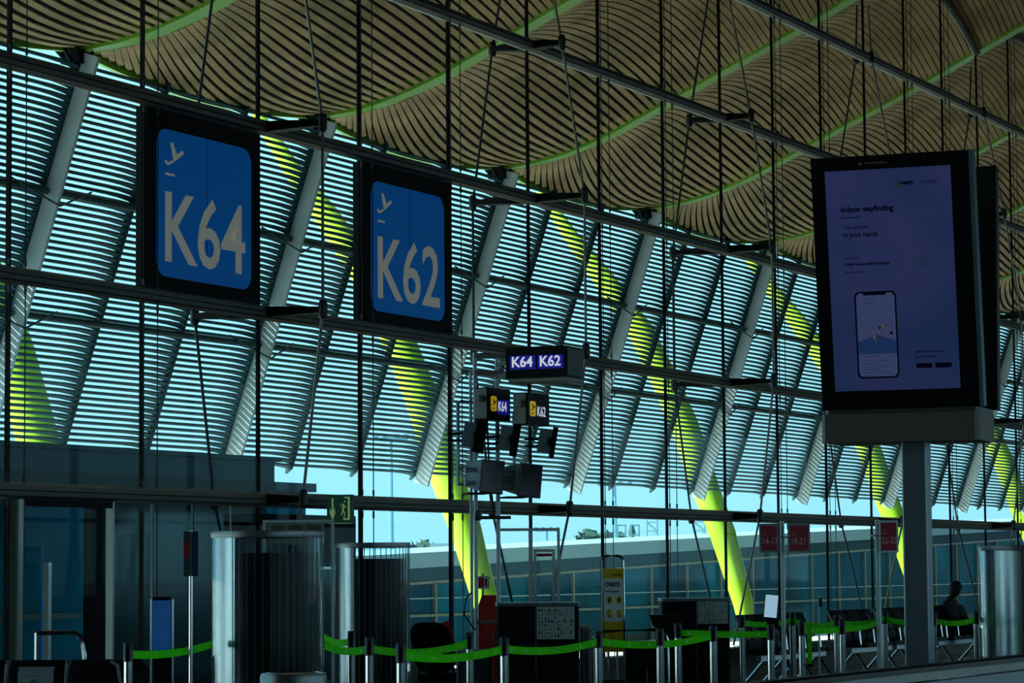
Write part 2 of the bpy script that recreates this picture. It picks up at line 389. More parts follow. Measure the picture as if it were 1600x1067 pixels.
# ------------------------------------------------------------------ yellow green columns outside
PRC = [(24.38,-.3,.10),(24.40,0,.15),(24.52,.8,.24),(25.0,2.4,.31),(25.4,3.4,.33),(25.95,5.0,.34),(26.4,6.0,.33),(27.05,7.3,.31),(28.0,8.6,.26),(28.95,9.8,.18),(29.7,10.9,.12)]
lab = ['leaning behind the left edge of the louvres', 'standing behind the monitor mast', 'standing left of the tall display, foot in full view', 'standing behind the pole of the tall display', 'right of the tall display, far along the wall']
for i in range(5):
    xc = 35.9 + 13.5*i
    t = thing('leaning_column', 'bowed yellow green steel column ' + lab[i], 'column', (xc, 24.38, -.3), 0, 'bowed columns outside the glass')
    b = MB(); b.m = Matrix.Translation((-xc, -24.38, .3)); b.tube([(xc, y, z) for y, z, r in PRC], [r for y, z, r in PRC], 16); b.build('shaft', YGREEN, t, smooth=True)
    b = MB(); b.m = Matrix.Translation((-xc, -24.38, .3)); b.lathe([(0,-.3),(.35,-.3),(.35,-.22),(.16,-.18),(.16,0)], 16, xc, 24.38); b.build('foot', GREY, t)

# ------------------------------------------------------------------ outside: annex, jet bridge, skyline
a1, a2 = atY(172, 900, D+1.0), atY(402, 900, D+1.0)
t = thing('boarding_annex', 'dark flat-roofed boarding annex outside the glass at the left', 'annex', (a1.x, D+.5, 0))
zt = 2.9
b = MB(); b.m = Matrix.Translation((-a1.x, -D-.5, 0)); b.box(a1.x-6.5, a2.x+.35, D+.98, D+3.6, 2.48, zt-.05); b.box(a1.x-6.6, a2.x+.42, D+.92, D+3.7, zt-.05, zt); b.build('flat_roof', mat('annex_fascia', (.035,.07,.08), .35, .3, noise=.3, scale=1.5), t)
b = MB(); b.m = Matrix.Translation((-a1.x, -D-.5, 0)); b.box(a1.x-6.5, a2.x+.3, D+.93, D+.98, 2.42, 2.62); b.build('gutter', mat('annex_dark', (.008,.012,.014), .4), t)
xa = a1.x
while xa < a2.x:
    xb2 = min(xa+.78, a2.x+.3)
    b = MB(); b.m = Matrix.Translation((-a1.x, -D-.5, 0)); b.box(xa+.02, xb2-.02, D+1.0, D+1.05, 0, 2.42); b.build('wall_panel', mat('annex_glass_dark', (.012,.022,.026), .15, .2), t); xa += .8
b = MB(); b.m = Matrix.Translation((-a1.x, -D-.5, 0)); b.box(a1.x-6.5, a1.x-6.4, D+1.0, D+3.5, -.3, 2.48); b.box(a2.x+.2, a2.x+.3, D+1.05, D+3.5, -.3, 2.48); b.build('side_wall', _mat['annex_dark'], t)
d1, d2 = atY(404, 800, D+.7), atY(572, 800, D+.7)
t = thing('door_casing', 'black door casing outside the glass behind the green exit sign', 'door frame', (d1.x, D+.7, 0))
for nm, (p, q_) in (('head_panel', ((d1.x, d2.x), (1.65, 2.25))), ('side_panel', ((d1.x, d1.x+.25), (0, 1.65))), ('side_panel', ((d2.x-.2, d2.x), (0, 1.65))), ('door_leaf', ((d1.x+.3, d2.x-.25), (0.02, 1.62)))):
    b = MB(); b.m = Matrix.Translation((-d1.x, -D-.7, 0)); b.box(p[0], p[1], D+.84, D+.9, q_[0], q_[1]); b.build(nm, BLACK if nm != 'door_leaf' else _mat['annex_glass_dark'], t)
BLUEG = mat('blue_cladding_glass', (.02,.55,1.0), .6, .0, spec=.05, noise=.5, scale=.35, stretch=(1,1,1.5), col2=(.01,.30,.55))
t = thing('boarding_bridge', 'blue clad boarding bridge end seen through the left window panes', 'boarding bridge', (atY(60, 900, 20).x, 20, -.3))
for i in range(12):
    MB().box(-4.4+i*.9, -4.4+i*.9+.87, 0, .1, 0, 3.0).build('wall_panel', BLUEG, t)
MB().box(-4.5, 6.5, -.1, 1.5, 3.0, 3.12).build('roof_slab', mat('bridge_roof', (.22,.36,.45), .5), t)
MB().box(-4.4, 6.4, -.06, 0, 1.35, 1.42).build('rail', GREY, t)
# long sloping glazed corridor behind the columns
YC = 30.0; L1, L2 = atY(560, 868, YC), atY(1620, 812, YC)
t = thing('glazed_corridor', 'long blue glazed jet bridge corridor with pale sloping roof outside', 'jet bridge', (L1.x, YC, -.3))
xs = L1.x - 4; slope = (L2.z-L1.z)/(L2.x-L1.x)
def rz_(x): return L1.z + slope*(x-L1.x)
def cb_(x0, x1, y0, y1, za, zb, nm, m):
    b = MB(); b.m = Matrix.Translation((-L1.x, -YC, .3)); f = lambda v, x: v(x) if callable(v) else v
    b.add([(x0,y0,f(za,x0)),(x1,y0,f(za,x1)),(x1,y1,f(za,x1)),(x0,y1,f(za,x0)),(x0,y0,f(zb,x0)),(x1,y0,f(zb,x1)),(x1,y1,f(zb,x1)),(x0,y1,f(zb,x0))],
          [(3,2,1,0),(4,5,6,7),(0,1,5,4),(1,2,6,5),(2,3,7,6),(3,0,4,7)]); return b.build(nm, m, t)
XE = L2.x + 25
cb_(xs, XE, YC-.25, YC+3.2, lambda x: rz_(x)-.34, rz_, 'roof_edge', mat('pale_bridge_roof', (.30,.46,.60), .6))
cb_(xs, XE, YC-.02, YC+3, lambda x: rz_(x)-.66, lambda x: rz_(x)-.34, 'fascia', mat('bridge_fascia', (.03,.09,.13), .7, spec=.1))
cb_(xs, XE, YC-.05, YC+.02, lambda x: rz_(x)-.72, lambda x: rz_(x)-.66, 'rail', GREY)
cb_(xs, XE, YC+2.9, YC+3, -.3, lambda x: rz_(x)-.66, 'rear_wall', mat('bridge_rear', (.02,.12,.17), .4, noise=.4, scale=.3))
cb_(xs, XE, YC, YC+3, -.3, -.1, 'floor_slab', DKGREY)
cb_(xs, XE, YC-.10, YC-.02, .55, .61, 'sill_rail', GREY); cb_(xs, XE, YC-.06, YC, .95, .98, 'sill_rail', mat('pale_line', (.35,.5,.55), .5))
x = xs
PAN = [mat('corridor_glass_a', (.003,.15,.26), .6, 0, spec=.08, noise=.5, scale=.4, col2=(.003,.06,.10)), mat('corridor_glass_b', (.003,.08,.13), .6, 0, spec=.08, noise=.5, scale=.5, col2=(.003,.15,.26)), mat('corridor_glass_c', (.003,.09,.18), .6, 0, spec=.08, noise=.4, scale=.4)]
i = 0
while x < XE:
    cb_(x+.05, min(x+2.45, XE), YC, YC+.06, -.1, lambda x_: rz_(x_)-.73, 'wall_panel', PAN[(i*7) % 3]); i += 1
    cb_(x-.04, x+.04, YC-.08, YC, -.3, lambda x_: rz_(x_)-.70, 'post', GREY); x += 2.5
# masts, frames, lattice masts, trees and far buildings
def mast(px, ytop, Z, lbl):
    g = gp(px, Z); g.z = -.3; t = thing('light_mast', lbl, 'mast', g, A, 'light masts on the apron'); h = zp(px, ytop, Z)+.3
    MB().tube([(0,0,0),(0,0,h*.5),(0,0,h)], [.16,.12,.07], 8).build('pole', mat('mast_paint', (.10,.28,.38), .5), t)
    b = MB(); b.box(-.9,.9,-.06,.06,h-.1,h+.05)
    for dx in (-.8,-.3,.3,.8): b.box(dx-.13,dx+.13,-.2,.2,h+.05,h+.22)
    b.build('lamp_bar', _mat['mast_paint'], t)
mast(612, 684, 150, 'blue grey light mast seen above the second window bay right of the K64 sign')
mast(962, 756, 150, 'pale blue grey light mast left of the lime column')
mast(855, 828, 210, 'small distant light mast beside the portal frame')
TR = mat('lattice_paint', (.12,.30,.34), .6)
for j, (px, yt) in enumerate(((1020, 812), (1094, 808))):
    g = gp(px, 230); g.z = -.3; h = zp(px, yt, 230)+.3; t = thing('lattice_tower', 'thin distant lattice tower beyond the corridor roof, ' + ['left one', 'right one'][j], 'tower', g, A, 'distant lattice towers')
    b = MB(); w = .42
    for sx_ in (-w, w): b.box(sx_-.05, sx_+.05, -.05, .05, 0, h)
    b.build('upright', TR, t); b = MB(); z = 0; s_ = 1
    while z < h-.5: b.tube([(-w*s_,0,z),(w*s_,0,z+.7)], .05, 4); b.box(-w, w, -.04, .04, z+.68, z+.76); z += .7; s_ = -s_
    b.build('bracing', TR, t)
for j, px in enumerate((976, 1001)):
    g = gp(px-4 if j == 0 else px-8, 95); g.z = -.3; m = 95/FPX; t = thing('antenna_frame', 'slim teal rectangular frame beyond the corridor roof, ' + ('left one of a pair' if j == 0 else 'right one of a pair'), 'frame', g, A, 'antenna frames beyond the roof')
    h = zp(px, 819, 95)+.3; hw_ = 6.2*m
    for sx_ in (-hw_, hw_): MB().box(sx_-.025, sx_+.025, -.03, .03, 0, h).build('upright', TR, t)
    for z in (h-.03, h-16*m): MB().box(-hw_, hw_, -.025, .025, z-.03, z+.02).build('crossbar', TR, t)
g = gp(988, 96); g.z = -.3; t = thing('siren_horn', 'small dark teal drum on a pole between the two antenna frames', 'siren', g, A)
h = zp(988, 833, 96)+.3; MB().tube([(0,0,0),(0,0,h)], .03, 6).build('pole', TR, t); MB().lathe([(0,h-.2),(.06,h-.2),(.13,h),(.06,h+.3),(0,h+.3)], 10).build('drum', mat('dark_teal', (.03,.10,.11), .6), t, smooth=True)
def treeclump(px0, px1, yt, Z, lbl):
    g = gp((px0+px1)/2, Z); g.z = -.3; t = thing('tree', lbl, 'tree', g, A, 'distant trees beyond the corridor'); hw_ = (px1-px0)/2*1.15*Z/FPX; h = zp(px0, yt-4, Z)+.3; rnd = random.Random(px0)
    MB().tube([(0,0,0),(0,0,h*.7)], .25, 6).build('trunk', mat('bark', (.06,.05,.04), .9), t); b = MB()
    for _ in range(420):
        c = Vector((rnd.uniform(-hw_, hw_), rnd.uniform(-2, 2), rnd.uniform(h*.35, h))); s_ = rnd.uniform(.35,.8)
        if (c.x/hw_)**2 + ((c.z-h*.5)/(h*.5))**2 > 1: continue
        vs = [c+Vector((rnd.uniform(-1,1), rnd.uniform(-1,1), rnd.uniform(-1,1)))*s_ for _ in range(4)]
        b.add(vs, [(0,1,2),(0,2,3),(0,3,1),(1,3,2)])
    b.build('crown', mat('foliage', (.03,.09,.07), .9), t)
treeclump(898, 948, 838, 190, 'dark green tree beyond the corridor roof, left of the pair of frames')
treeclump(930, 985, 842, 200, 'dark green tree behind the pair of antenna frames')
treeclump(648, 670, 858, 190, 'small dark tree beside the far building at the left')
def farb(px0, px1, yt, Z, lbl, roof=False):
    g = gp((px0+px1)/2, Z); g.z = -.3; t = thing('far_building', lbl, 'building', g, A, 'low far buildings'); hw_ = (px1-px0)/2*Z/FPX; h = zp(px0, yt-6, Z)+.3
    MB().box(-hw_, hw_, 0, 5, 0, h*.8 if roof else h).build('walls', mat('far_wall', (.20,.33,.38), .8), t)
    if roof: b = MB(); b.add([(-hw_-.3,-.3,h*.8),(hw_+.3,-.3,h*.8),(hw_-.5,2.5,h),(-hw_+.5,2.5,h),(-hw_-.3,5.3,h*.8),(hw_+.3,5.3,h*.8)], [(0,1,2,3),(4,3,2,5),(0,3,4),(1,5,2),(0,4,5,1)]); b.build('roof', mat('far_roof', (.05,.12,.15), .8), t)
    for q in range(4): MB().box(-hw_*.8+q*hw_*.45, -hw_*.8+q*hw_*.45+hw_*.25, -.05, 0, h*.3, h*.6).build('window', mat('far_window', (.03,.07,.09), .3), t)
farb(672, 704, 855, 180, 'grey blue flat-topped far building left of the lime column', False)
farb(862, 892, 848, 180, 'far low building with dark hipped roof beside the portal frame', True)
farb(642, 668, 866, 170, 'lowest pale far shed above the corridor roof at its left end', True)

# ------------------------------------------------------------------ big blue gate signs
SBLUE = mat('sign_blue', (.0,.07,.27), .5, emit=(.0,.11,.42), es=.22, spec=.2)  # even glow stands in for daylight coming through the translucent face
SWHITE = mat('sign_letter_white', (.36,.37,.33), .6, emit=(.5,.55,.5), es=.16, spec=.1)  # letters given the same glow in place of daylight
PLANE = [(0,.05),(.04,0),(.20,.17),(.30,.13),(.42,.25),(.50,.42),(.42,.40),(.40,.60),(.55,.70),(.72,.66),(.80,.74),(.72,.84),(.55,.84),(.38,.78),(.26,.98),(.17,.95),(.23,.70),(.16,.50),(.13,.26)]
PLANE = [(.00,.28),(.10,.22),(.22,.36),(.30,.46),(.26,.92),(.38,1.0),(.56,.62),(.80,.86),(.94,.90),(.92,.78),(.68,.50),(.86,.28),(.78,.14),(.42,.28),(.30,.16),(.20,.02),(.08,.10)]
PLANE = [(.0,.16),(.10,.22),(.17,.12),(.46,.26),(.30,.90),(.42,.97),(.66,.50),(.88,.70),(.99,.70),(.99,.58),(.72,.36),(.30,.06),(.12,.0)]
def rrect(w, h, r, n=5):
    o = []
    for cx, cy, a in ((w-r,r,-PI/2),(w-r,h-r,0),(r,h-r,PI/2),(r,r,PI)):
        for i in range(n+1): o.append((cx+r*math.cos(a+PI/2*i/n), cy+r*math.sin(a+PI/2*i/n)))
    return o
def gate_sign(n, s, lbl):
    xa = MX(n)+.10; w = PB-.14; z0, z1 = ZT[1]+.09, ZT[2]-.09; Yf = D-.05
    t = thing('gate_sign', lbl, 'sign', (xa, Yf, z0), 0, 'large blue gate signs')
    h = z1-z0
    MB().box(-.05, w, 0, .16, -.02, h+.02).build('housing', mat('sign_black', (.003,.0025,.0025), .6, spec=.15), t)
    MB().box(-.09, -.055, .0, .10, .06, h-.06).build('side_rail', BLACK, t)
    bx, bw, bz, bh = .08, 1.84, .13, 1.51
    M = FR(bx, -.001, bz); poly(rrect(bw, bh, .17), SBLUE, M, t, 'sign_face', .004, .0)
    poly([(bw*.515,bh*.1),(bw*.519,bh*.1),(bw*.519,bh),(bw*.515,bh)], BLACK, M, t, 'panel_joint', .002, .0045)
    poly([(.14+.36*p[0], bh-.37+.26*p[1]) for p in PLANE], SWHITE, M, t, 'aircraft_symbol', .002, .0045)
    poly([(.16,bh-.47),(.33,bh-.47),(.33,bh-.445),(.16,bh-.445)], SWHITE, M, t, 'symbol_underline', .002, .0045)
    tx = text(s, .73, SWHITE, M @ Matrix.Translation((.0, .17, .006)), t, 'lettering', bold=.012)
    xs_ = [v.co.x for v in tx.data.vertices]; x0_, x1_ = min(xs_), max(xs_); k_ = 1.555/(x1_-x0_)
    for v in tx.data.vertices: v.co.x = bx+.155+(v.co.x-x0_)*k_
gate_sign(1, 'K64', 'large black framed blue gate sign reading K64')
gate_sign(3, 'K62', 'large black framed blue gate sign reading K62')

# ------------------------------------------------------------------ monitor mast with gate signs
ZM = 27.0; m = ZM/FPX; g = gp(741, ZM)
POST = mat('mast_steel', (.52,.60,.66), .4, .2)
t = thing('monitor_mast', 'tall grey steel mast of paired tubes carrying gate monitors', 'mast', g, A)
def lx(px): return (px-741)*m
def lz(px, py): return zp(px, py, ZM)
MB().tube([(lx(744),0,0),(lx(744),0,lz(744,549))], 3.4*m, 10).build('post', POST, t, smooth=True)
MB().tube([(lx(737),.05,0),(lx(737),.05,lz(737,578))], 2.6*m, 10).build('post', POST, t, smooth=True)
MB().tube([(lx(779),0,0),(lx(779),0,lz(779,558))], 3.4*m, 10).build('post', POST, t, smooth=True)
MB().tube([(lx(805),.1,lz(805,640)),(lx(805),.1,lz(805,735))], 2.6*m, 8).build('short_post', POST, t, smooth=True)
MB().tube([(lx(717),0,lz(717,758)),(lx(717),0,lz(717,628)),(lx(722),0,lz(717,626)),(lx(757),0,lz(757,626))], 2.9*m, 8).build('side_arm', POST, t, smooth=True)
for py in (731, 756): MB().tube([(lx(717),0,lz(717,py)),(lx(745),0,lz(745,py))], 2.6*m, 8).build('side_arm', POST, t, smooth=True)
for py in (554, 580): MB().box(lx(744), lx(792), -.02, .05, lz(760,py+4), lz(760,py-3)).build('crossbar', GREY, t)
for py, dk in ((700, 0), (808, 1), (971, 0)): MB().box(lx(747), lx(799 if dk else 777), -.05, .07, lz(760,py+3), lz(760,py-2)).build('crossbar', DKGREY if dk else GREY, t)
MB().box(lx(735), lx(790), -.15, .2, 0, .03).build('base_plate', GREY, t)
b = MB(); b.tube([(lx(745),-.04,lz(745,805)),(lx(752),-.05,lz(745,806))], .05, 10); b.build('clamp', STEEL, t)
b = MB(); b.tube([(lx(752),0,lz(750,630)),(lx(750),0,lz(750,645)),(lx(757),0,lz(750,660)),(lx(750),0,lz(750,668))], .007, 5); b.build('cable', BLACK, t); b = MB(); b.tube([(lx(742),-.03,lz(742,985)),(lx(725),-.03,lz(742,960)),(lx(728),-.03,lz(742,935)),(lx(737),-.03,lz(742,925))], .008, 5); b.build('cable', BLACK, t); b = MB(); b.tube([(lx(762),.03,lz(742,640)),(lx(766),.03,lz(742,740)),(lx(772),.03,lz(742,800))], .009, 5); b.build('cable', BLACK, t)
TW = mat('led_white', (.5,.5,.55), .5, emit=(.72,.74,.9), es=.6); TBL = mat('led_blue', (.0,.0,.2), .5, emit=(.004,.004,.22), es=.55); SYEL = mat('sign_yellow', (.75,.55,.02), .5, emit=(.8,.55,.02), es=.28)
# double sign box
Zs = 26.0; ms = Zs/FPX; p = P(790, 592, Zs); yaw = -.42; w = 95*ms/math.cos(yaw)*.97; h = 49*ms
t = thing('double_gate_sign', 'black hanging sign box with lit white letters K64 K62', 'sign', (p.x, p.y, p.z), A+yaw)
b = MB(); b.box(0, w, 0, .40, 0, h); b.build('housing', PLAST, t)
MB().box(w-.001, w+.012, .03, .40, .02, h-.02).build('side_panel', DKGREY, t)
MB().box(.02, w, .02, .40, -.03, 0).build('base_tray', GREY, t)
for i, s in enumerate(('K64', 'K62')):
    M = FR(.045+i*w*.47, -.001, h*.28); poly([(0,0),(w*.43,0),(w*.43,h*.44),(0,h*.44)], TBL, M, t, 'led_panel', .002, 0)
    text(s, h*.33, TW, M @ Matrix.Translation((.015, .025, .004)), t, 'lettering', sx=.98, bold=.003)
Mi = (Matrix.Translation((p.x, p.y, p.z)) @ Matrix.Rotation(A+yaw, 4, 'Z')).inverted(); gm = gp(779, ZM)
for zz3 in (.35, .75): q3 = Mi @ Vector((gm.x, gm.y, p.z+h*zz3)); MB().tube([(w*.1,.38,h*zz3), q3], .022, 6).build('bracket', GREY, t)
for px0, py0, py1, s, wpx in ((763, 605, 655, 'K64', 35), (824, 613, 663, 'K62', 35)):
    p = P(px0, py1, ZM-.2); cxp = 4444*p.y/ZM**2; w = wpx/cxp; h = 50*m
    t = thing('small_gate_sign', 'small black gate sign with yellow aircraft symbol reading ' + s, 'sign', (p.x, p.y, p.z), 0, 'small gate signs on the monitor mast')
    MB().cbox(0, w, 0, .15, 0, h, .01).build('housing', PLAST, t)
    MB().box(-.006, 0, .015, .14, .01, h-.01).build('side_panel', GREY, t)
    M = FR(.05*w/.46, -.001, h*.27); poly(rrect(w*.26, h*.47, .02, 2), SYEL, M, t, 'symbol_panel', .002, 0)
    poly([(.02+w*.20*q[0], h*.18+h*.22*q[1]) for q in PLANE], INK, M, t, 'aircraft_symbol', .002, .0025)
    poly([(.02,h*.07),(.07,h*.07),(.07,h*.1),(.02,h*.1)], INK, M, t, 'symbol_underline', .002, .0025)
    M = FR(w*.42, -.001, h*.29)
    if s == 'K64': poly([(-.01,-.03),(w*.5,-.03),(w*.5,h*.36),(-.01,h*.36)], TBL, M, t, 'led_panel', .001, 0)
    text(s, h*.32, TW, M @ Matrix.Translation((0, 0, .003)), t, 'lettering', sx=w*.42/(h*.32*2.5))
    MB().box(-.10, .0, .05, .09, h*.55, h*.75).build('mounting_arm', GREY, t)
# flat monitors
for j, (px, py, wx, bx, bwid, hh_) in enumerate(((750, 682, 17, -27, 24, 50), (805, 687, 12, -25, 20, 50), (865, 691, 8, -24, 21, 48))):
    p = P(px, py, ZM+.0); lb = ['leftmost of the three flat monitors on the mast, seen from its side', 'middle one of the three flat monitors on the mast', 'rightmost and thinnest looking of the three flat monitors on the mast'][j]
    t = thing('flat_monitor', 'black flat monitor, ' + lb, 'monitor', (p.x, p.y, p.z), A, 'flat monitors on the mast')
    Rm = Matrix.Rotation(.17, 4, 'Y')
    b = MB(); b.cbox(-wx/2*m, wx/2*m, -.02, .25, -hh_/2*m, hh_/2*m, .008, Rm); b.build('screen_body', PLAST, t)
    b = MB(); b.box(bx*m, -wx/2*m, .0, .02, -hh_*.38*m, hh_*.38*m, Matrix.Rotation(.17, 4, 'Y')); b.build('back_plate', mat('monitor_plate', (.20,.27,.30), .5, .3), t)
    b = MB()
    for dz in (-.03, .03): b.tube([(bx*m*1.9, .04, dz*1.1), (-wx/2*m, .03, dz)], .012, 6)
    b.build('support_arm', BLACK, t); b = MB(); b.tube([(bx*m*.35,-.02,0),(bx*m*.15,-.02,0)], .04, 8); b.build('swivel', BLACK, t)
for j, (px, py) in enumerate(((769, 745), (828, 751))):
    p = P(px, py, ZM-.2); t = thing('desk_monitor', 'deep dark grey box monitor low on the mast, ' + ('left one' if j == 0 else 'right one'), 'monitor', (p.x, p.y, p.z), A+.22, 'box monitors on the mast')
    Rm = Matrix.Rotation(.09, 4, 'Y'); w2, h2 = 18*m, 26*m
    b = MB(); b.cbox(-w2, w2, -.03, .03, -h2, h2, .01, Rm); b.build('front_frame', mat('monitor_dark', (.02,.025,.032), .5), t)
    poly([(-w2*.9,-h2*.9),(w2*.9,-h2*.9),(w2*.9,h2*.9),(-w2*.9,h2*.9)], mat('monitor_screen', (.01,.012,.02), .15), Rm @ FR(0,-.03,0), t, 'screen', .002, .001)
    b = MB(); b.add([Rm @ Vector(v) for v in ((-w2,.03,-h2*.9),(w2*.7,.03,-h2*.9),(w2*.7,.03,h2),(-w2,.03,h2),(-w2*1.75,.34,-h2*.6),(-.05,.34,-h2*.6),(-.05,.34,h2*.8),(-w2*1.75,.34,h2*.8))], [(0,3,7,4),(3,2,6,7),(2,1,5,6),(1,0,4,5),(4,7,6,5),(0,1,2,3)]); b.build('rear_casing', mat('casing_grey', (.22,.27,.30), .5), t)
    b = MB(); b.tube([(-w2*1.0,.15,-h2*.35),(-w2*2.2,.12,-h2*.35)], .024, 8); b.tube([(-w2*1.0,.15,h2*.45),(-w2*2.2,.12,h2*.45)], .024, 8); b.build('support_arm', POST, t)
    b = MB(); b.box(-w2*2.1, -w2*.2, .0, .3, -h2*1.02, -h2*.92); b.build('shelf', BLACK, t)

# ------------------------------------------------------------------ tall double display on a pole
ZD = 21.0; md = ZD/FPX; g = gp(1433, ZD+.1); YW = -.35
t = thing('display_totem', 'tall black framed advertising display showing an indoor wayfinding map, on a steel pole', 'display', g, A+YW)
dl_ = lambda px: (px-1433)*md/math.cos(YW)
zb, ztp = zp(1420, 690, ZD), zp(1420, 245, ZD)
bx0, bx1 = dl_(1306), dl_(1540)
MB().cbox(-.095, .095, -.05, .12, 0, zb+.05, .012).build('pole', mat('pole_grey', (.20,.25,.28), .35, .6), t)
MB().cbox(-.3, .3, -.25, .3, 0, .02, .03).build('base_plate', STEEL, t)
zbt = zp(1420, 646, ZD)
MB().cbox(bx0, bx1, -.30, .34, zb, zbt, .03).build('base_box', mat('taupe_metal', (.15,.125,.105), .5, .2, noise=.1, scale=1), t)
MB().cbox(bx0+.02, bx1-.0, -.27, .31, zbt, zbt+.035, .03).build('base_lip', mat('lip_grey', (.07,.08,.075), .4, .5), t)
tilt = .135; H = (ztp-zbt-.03)/math.cos(tilt); wS = bx1-bx0-.0
FRM = Matrix.Translation((bx0, -.24, zbt+.035)) @ Matrix.Rotation(tilt, 4, 'X')
scr = MB(); scr.m = FRM; scr.box(0, wS, 0, .09, 0, H); so = scr.build('screen_housing', mat('display_black', (.004,.004,.005), .12), t)
b = MB(); b.m = FRM; b.box(wS, wS+.03, -.002, .11, 0, H); b.build('side_trim', mat('trim_grey', (.13,.20,.22), .4, .5), t)
b = MB(); b.m = Matrix.Translation((bx0+.03, .30, zbt+.035)) @ Matrix.Rotation(-.075, 4, 'X'); b.box(.02, wS+.0, -.09, 0, 0, H*.985); b.build('rear_housing', mat('rear_brown', (.012,.009,.006), .5), t)
b = MB(); b.m = Matrix.Translation((bx0+.03, .30, zbt+.035)) @ Matrix.Rotation(-.075, 4, 'X'); b.box(wS, wS+.02, -.10, .01, 0, H*.985); b.build('rear_trim', _mat['rear_brown'], t)
def smat(name, c, k=1.0): return mat(name, tuple(v*.3 for v in c), .25, emit=c, es=k)
SCR = bpy.data.materials.new('screen_picture'); SCR.use_nodes = True; tt = SCR.node_tree; pb = tt.nodes['Principled BSDF']
cc = tt.nodes.new('ShaderNodeTexCoord'); mp = tt.nodes.new('ShaderNodeMapping'); nn = tt.nodes.new('ShaderNodeTexNoise'); rr = tt.nodes.new('ShaderNodeValToRGB')
nn.inputs['Scale'].default_value = 1.3; nn.inputs['Detail'].default_value = 2
rr.color_ramp.elements[0].position = .3; rr.color_ramp.elements[0].color = (.009,.030,.095, 1)
rr.color_ramp.elements[1].position = .72; rr.color_ramp.elements[1].color = (.034,.042,.140, 1)
tt.links.new(cc.outputs['Object'], mp.inputs[0]); tt.links.new(mp.outputs[0], nn.inputs['Vector']); tt.links.new(nn.outputs['Fac'], rr.inputs[0]); tt.links.new(rr.outputs[0], pb.inputs['Emission Color'])
pb.inputs['Emission Strength'].default_value = .5; pb.inputs['Base Color'].default_value = (.01,.012,.03,1); pb.inputs['Roughness'].default_value = .1
sxl, sxr, szb, szt = wS*.088, wS*.885, H*.075, H*.945
FM = FRM @ FR(sxl, -.001, szb); sw, sh = sxr-sxl, szt-szb
so_ = poly([(0,0),(sw,0),(sw,sh),(0,sh)], SCR, FM, t, 'screen', .002, 0)
NAVY = mat('screen_navy', (.0005,.0005,.002), .5, emit=(.0004,.0006,.004), es=1, spec=.1); DGRN = smat('screen_dark_green', (.004,.02,.015), 1.0); PALE = smat('screen_pale', (.045,.060,.15), .6); MID = smat('screen_mid_blue', (.010,.028,.10), .7)
def st(s, x, z, h, mm=NAVY, sx=1.0, bold=0.0): return text(s, h*sh, mm, FM @ Matrix.Translation((x*sw, z*sh, .003)), so_, 'lettering', sx=sx, bold=bold)
st('Indoor wayfinding', .115, .812, .026, sx=.92, bold=.002); st('The airport', .125, .735, .019, sx=.95); st('in your hands', .125, .700, .021, sx=1.0, bold=.0012)
st('Go around', .125, .600, .011); st('Adolfo Suárez Madrid-Barajas', .125, .570, .0125, sx=1.0, bold=.001); st('airport easily', .125, .535, .012)
st('Download the Aena App', .655, .165, .0105, sx=.88, bold=.0006); st('or at its website', .655, .143, .0105, sx=.95, bold=.0006)
st('aena', .605, .925, .018, sx=1.25, bold=.003); st('|', .765, .922, .022); st('maps', .795, .925, .017, sx=1.15)
poly([(.545*sw,.925*sh),(.575*sw,.935*sh),(.585*sw,.955*sh),(.60*sw,.935*sh),(.61*sw,.905*sh),(.59*sw,.918*sh)], DGRN, FM, so_, 'logo_mark')
poly([(.115*sw,.785*sh),(.27*sw,.785*sh),(.27*sw,.789*sh),(.115*sw,.789*sh)], NAVY, FM, so_, 'underline')
# handset drawing
px_, pw, pz, ph = .19*sw, .335*sw, .055*sh, .395*sh
def ring_poly(x, z, w, h, r, th, mm, nm, off=.002):
    o1 = rrect(w, h, r); o2 = [(th+a*(w-2*th)/w, th+c*(h-2*th)/h) for a, c in o1]; n = len(o1); b = MB()
    b.add([(x+a, z+c, off+.002) for a, c in o1]+[(x+a, z+c, off+.002) for a, c in o2], [(i, (i+1)%n, n+(i+1)%n, n+i) for i in range(n)], FM); return b.build(nm, mm, so_)
poly([(px_+a, pz+c) for a, c in rrect(pw, ph, .035)], PALE, FM, so_, 'handset_screen', .001, .002)
poly([(px_+.01,pz+ph*.28),(px_+pw-.01,pz+ph*.28),(px_+pw-.01,pz+ph*.42),(px_+pw*.5,pz+ph*.5),(px_+.01,pz+ph*.42)], MID, FM, so_, 'map_area', .001, .0032)
ring_poly(px_, pz, pw, ph, .038, .013, NAVY, 'handset_frame', .003)
poly([(px_+pw*.22,pz+ph*.955),(px_+pw*.74,pz+ph*.955),(px_+pw*.76,pz+ph*.995),(px_+pw*.2,pz+ph*.995)], NAVY, FM, so_, 'notch', .002, .004)
rnd = random.Random(3)
DOT = [smat('dot_orange', (.10,.055,.02), 1), NAVY, DGRN]
for i in range(16):
    a, c = px_+pw*rnd.uniform(.28,.9), pz+ph*rnd.uniform(.42,.62); r = rnd.choice((.004,.006,.010)); poly([(a-r,c-r),(a+r,c-r),(a+r,c+r),(a-r,c+r)], DOT[i % 3], FM, so_, 'map_marker', .001, .005)
for i, zf in enumerate((.25,.20,.165,.13,.10,.065)):
    poly([(px_+pw*.12,pz+ph*zf),(px_+pw*(.75 if i%2 else .55),pz+ph*zf),(px_+pw*(.75 if i%2 else .55),pz+ph*(zf+.007)),(px_+pw*.12,pz+ph*(zf+.007))], MID, FM, so_, 'text_line', .001, .005)
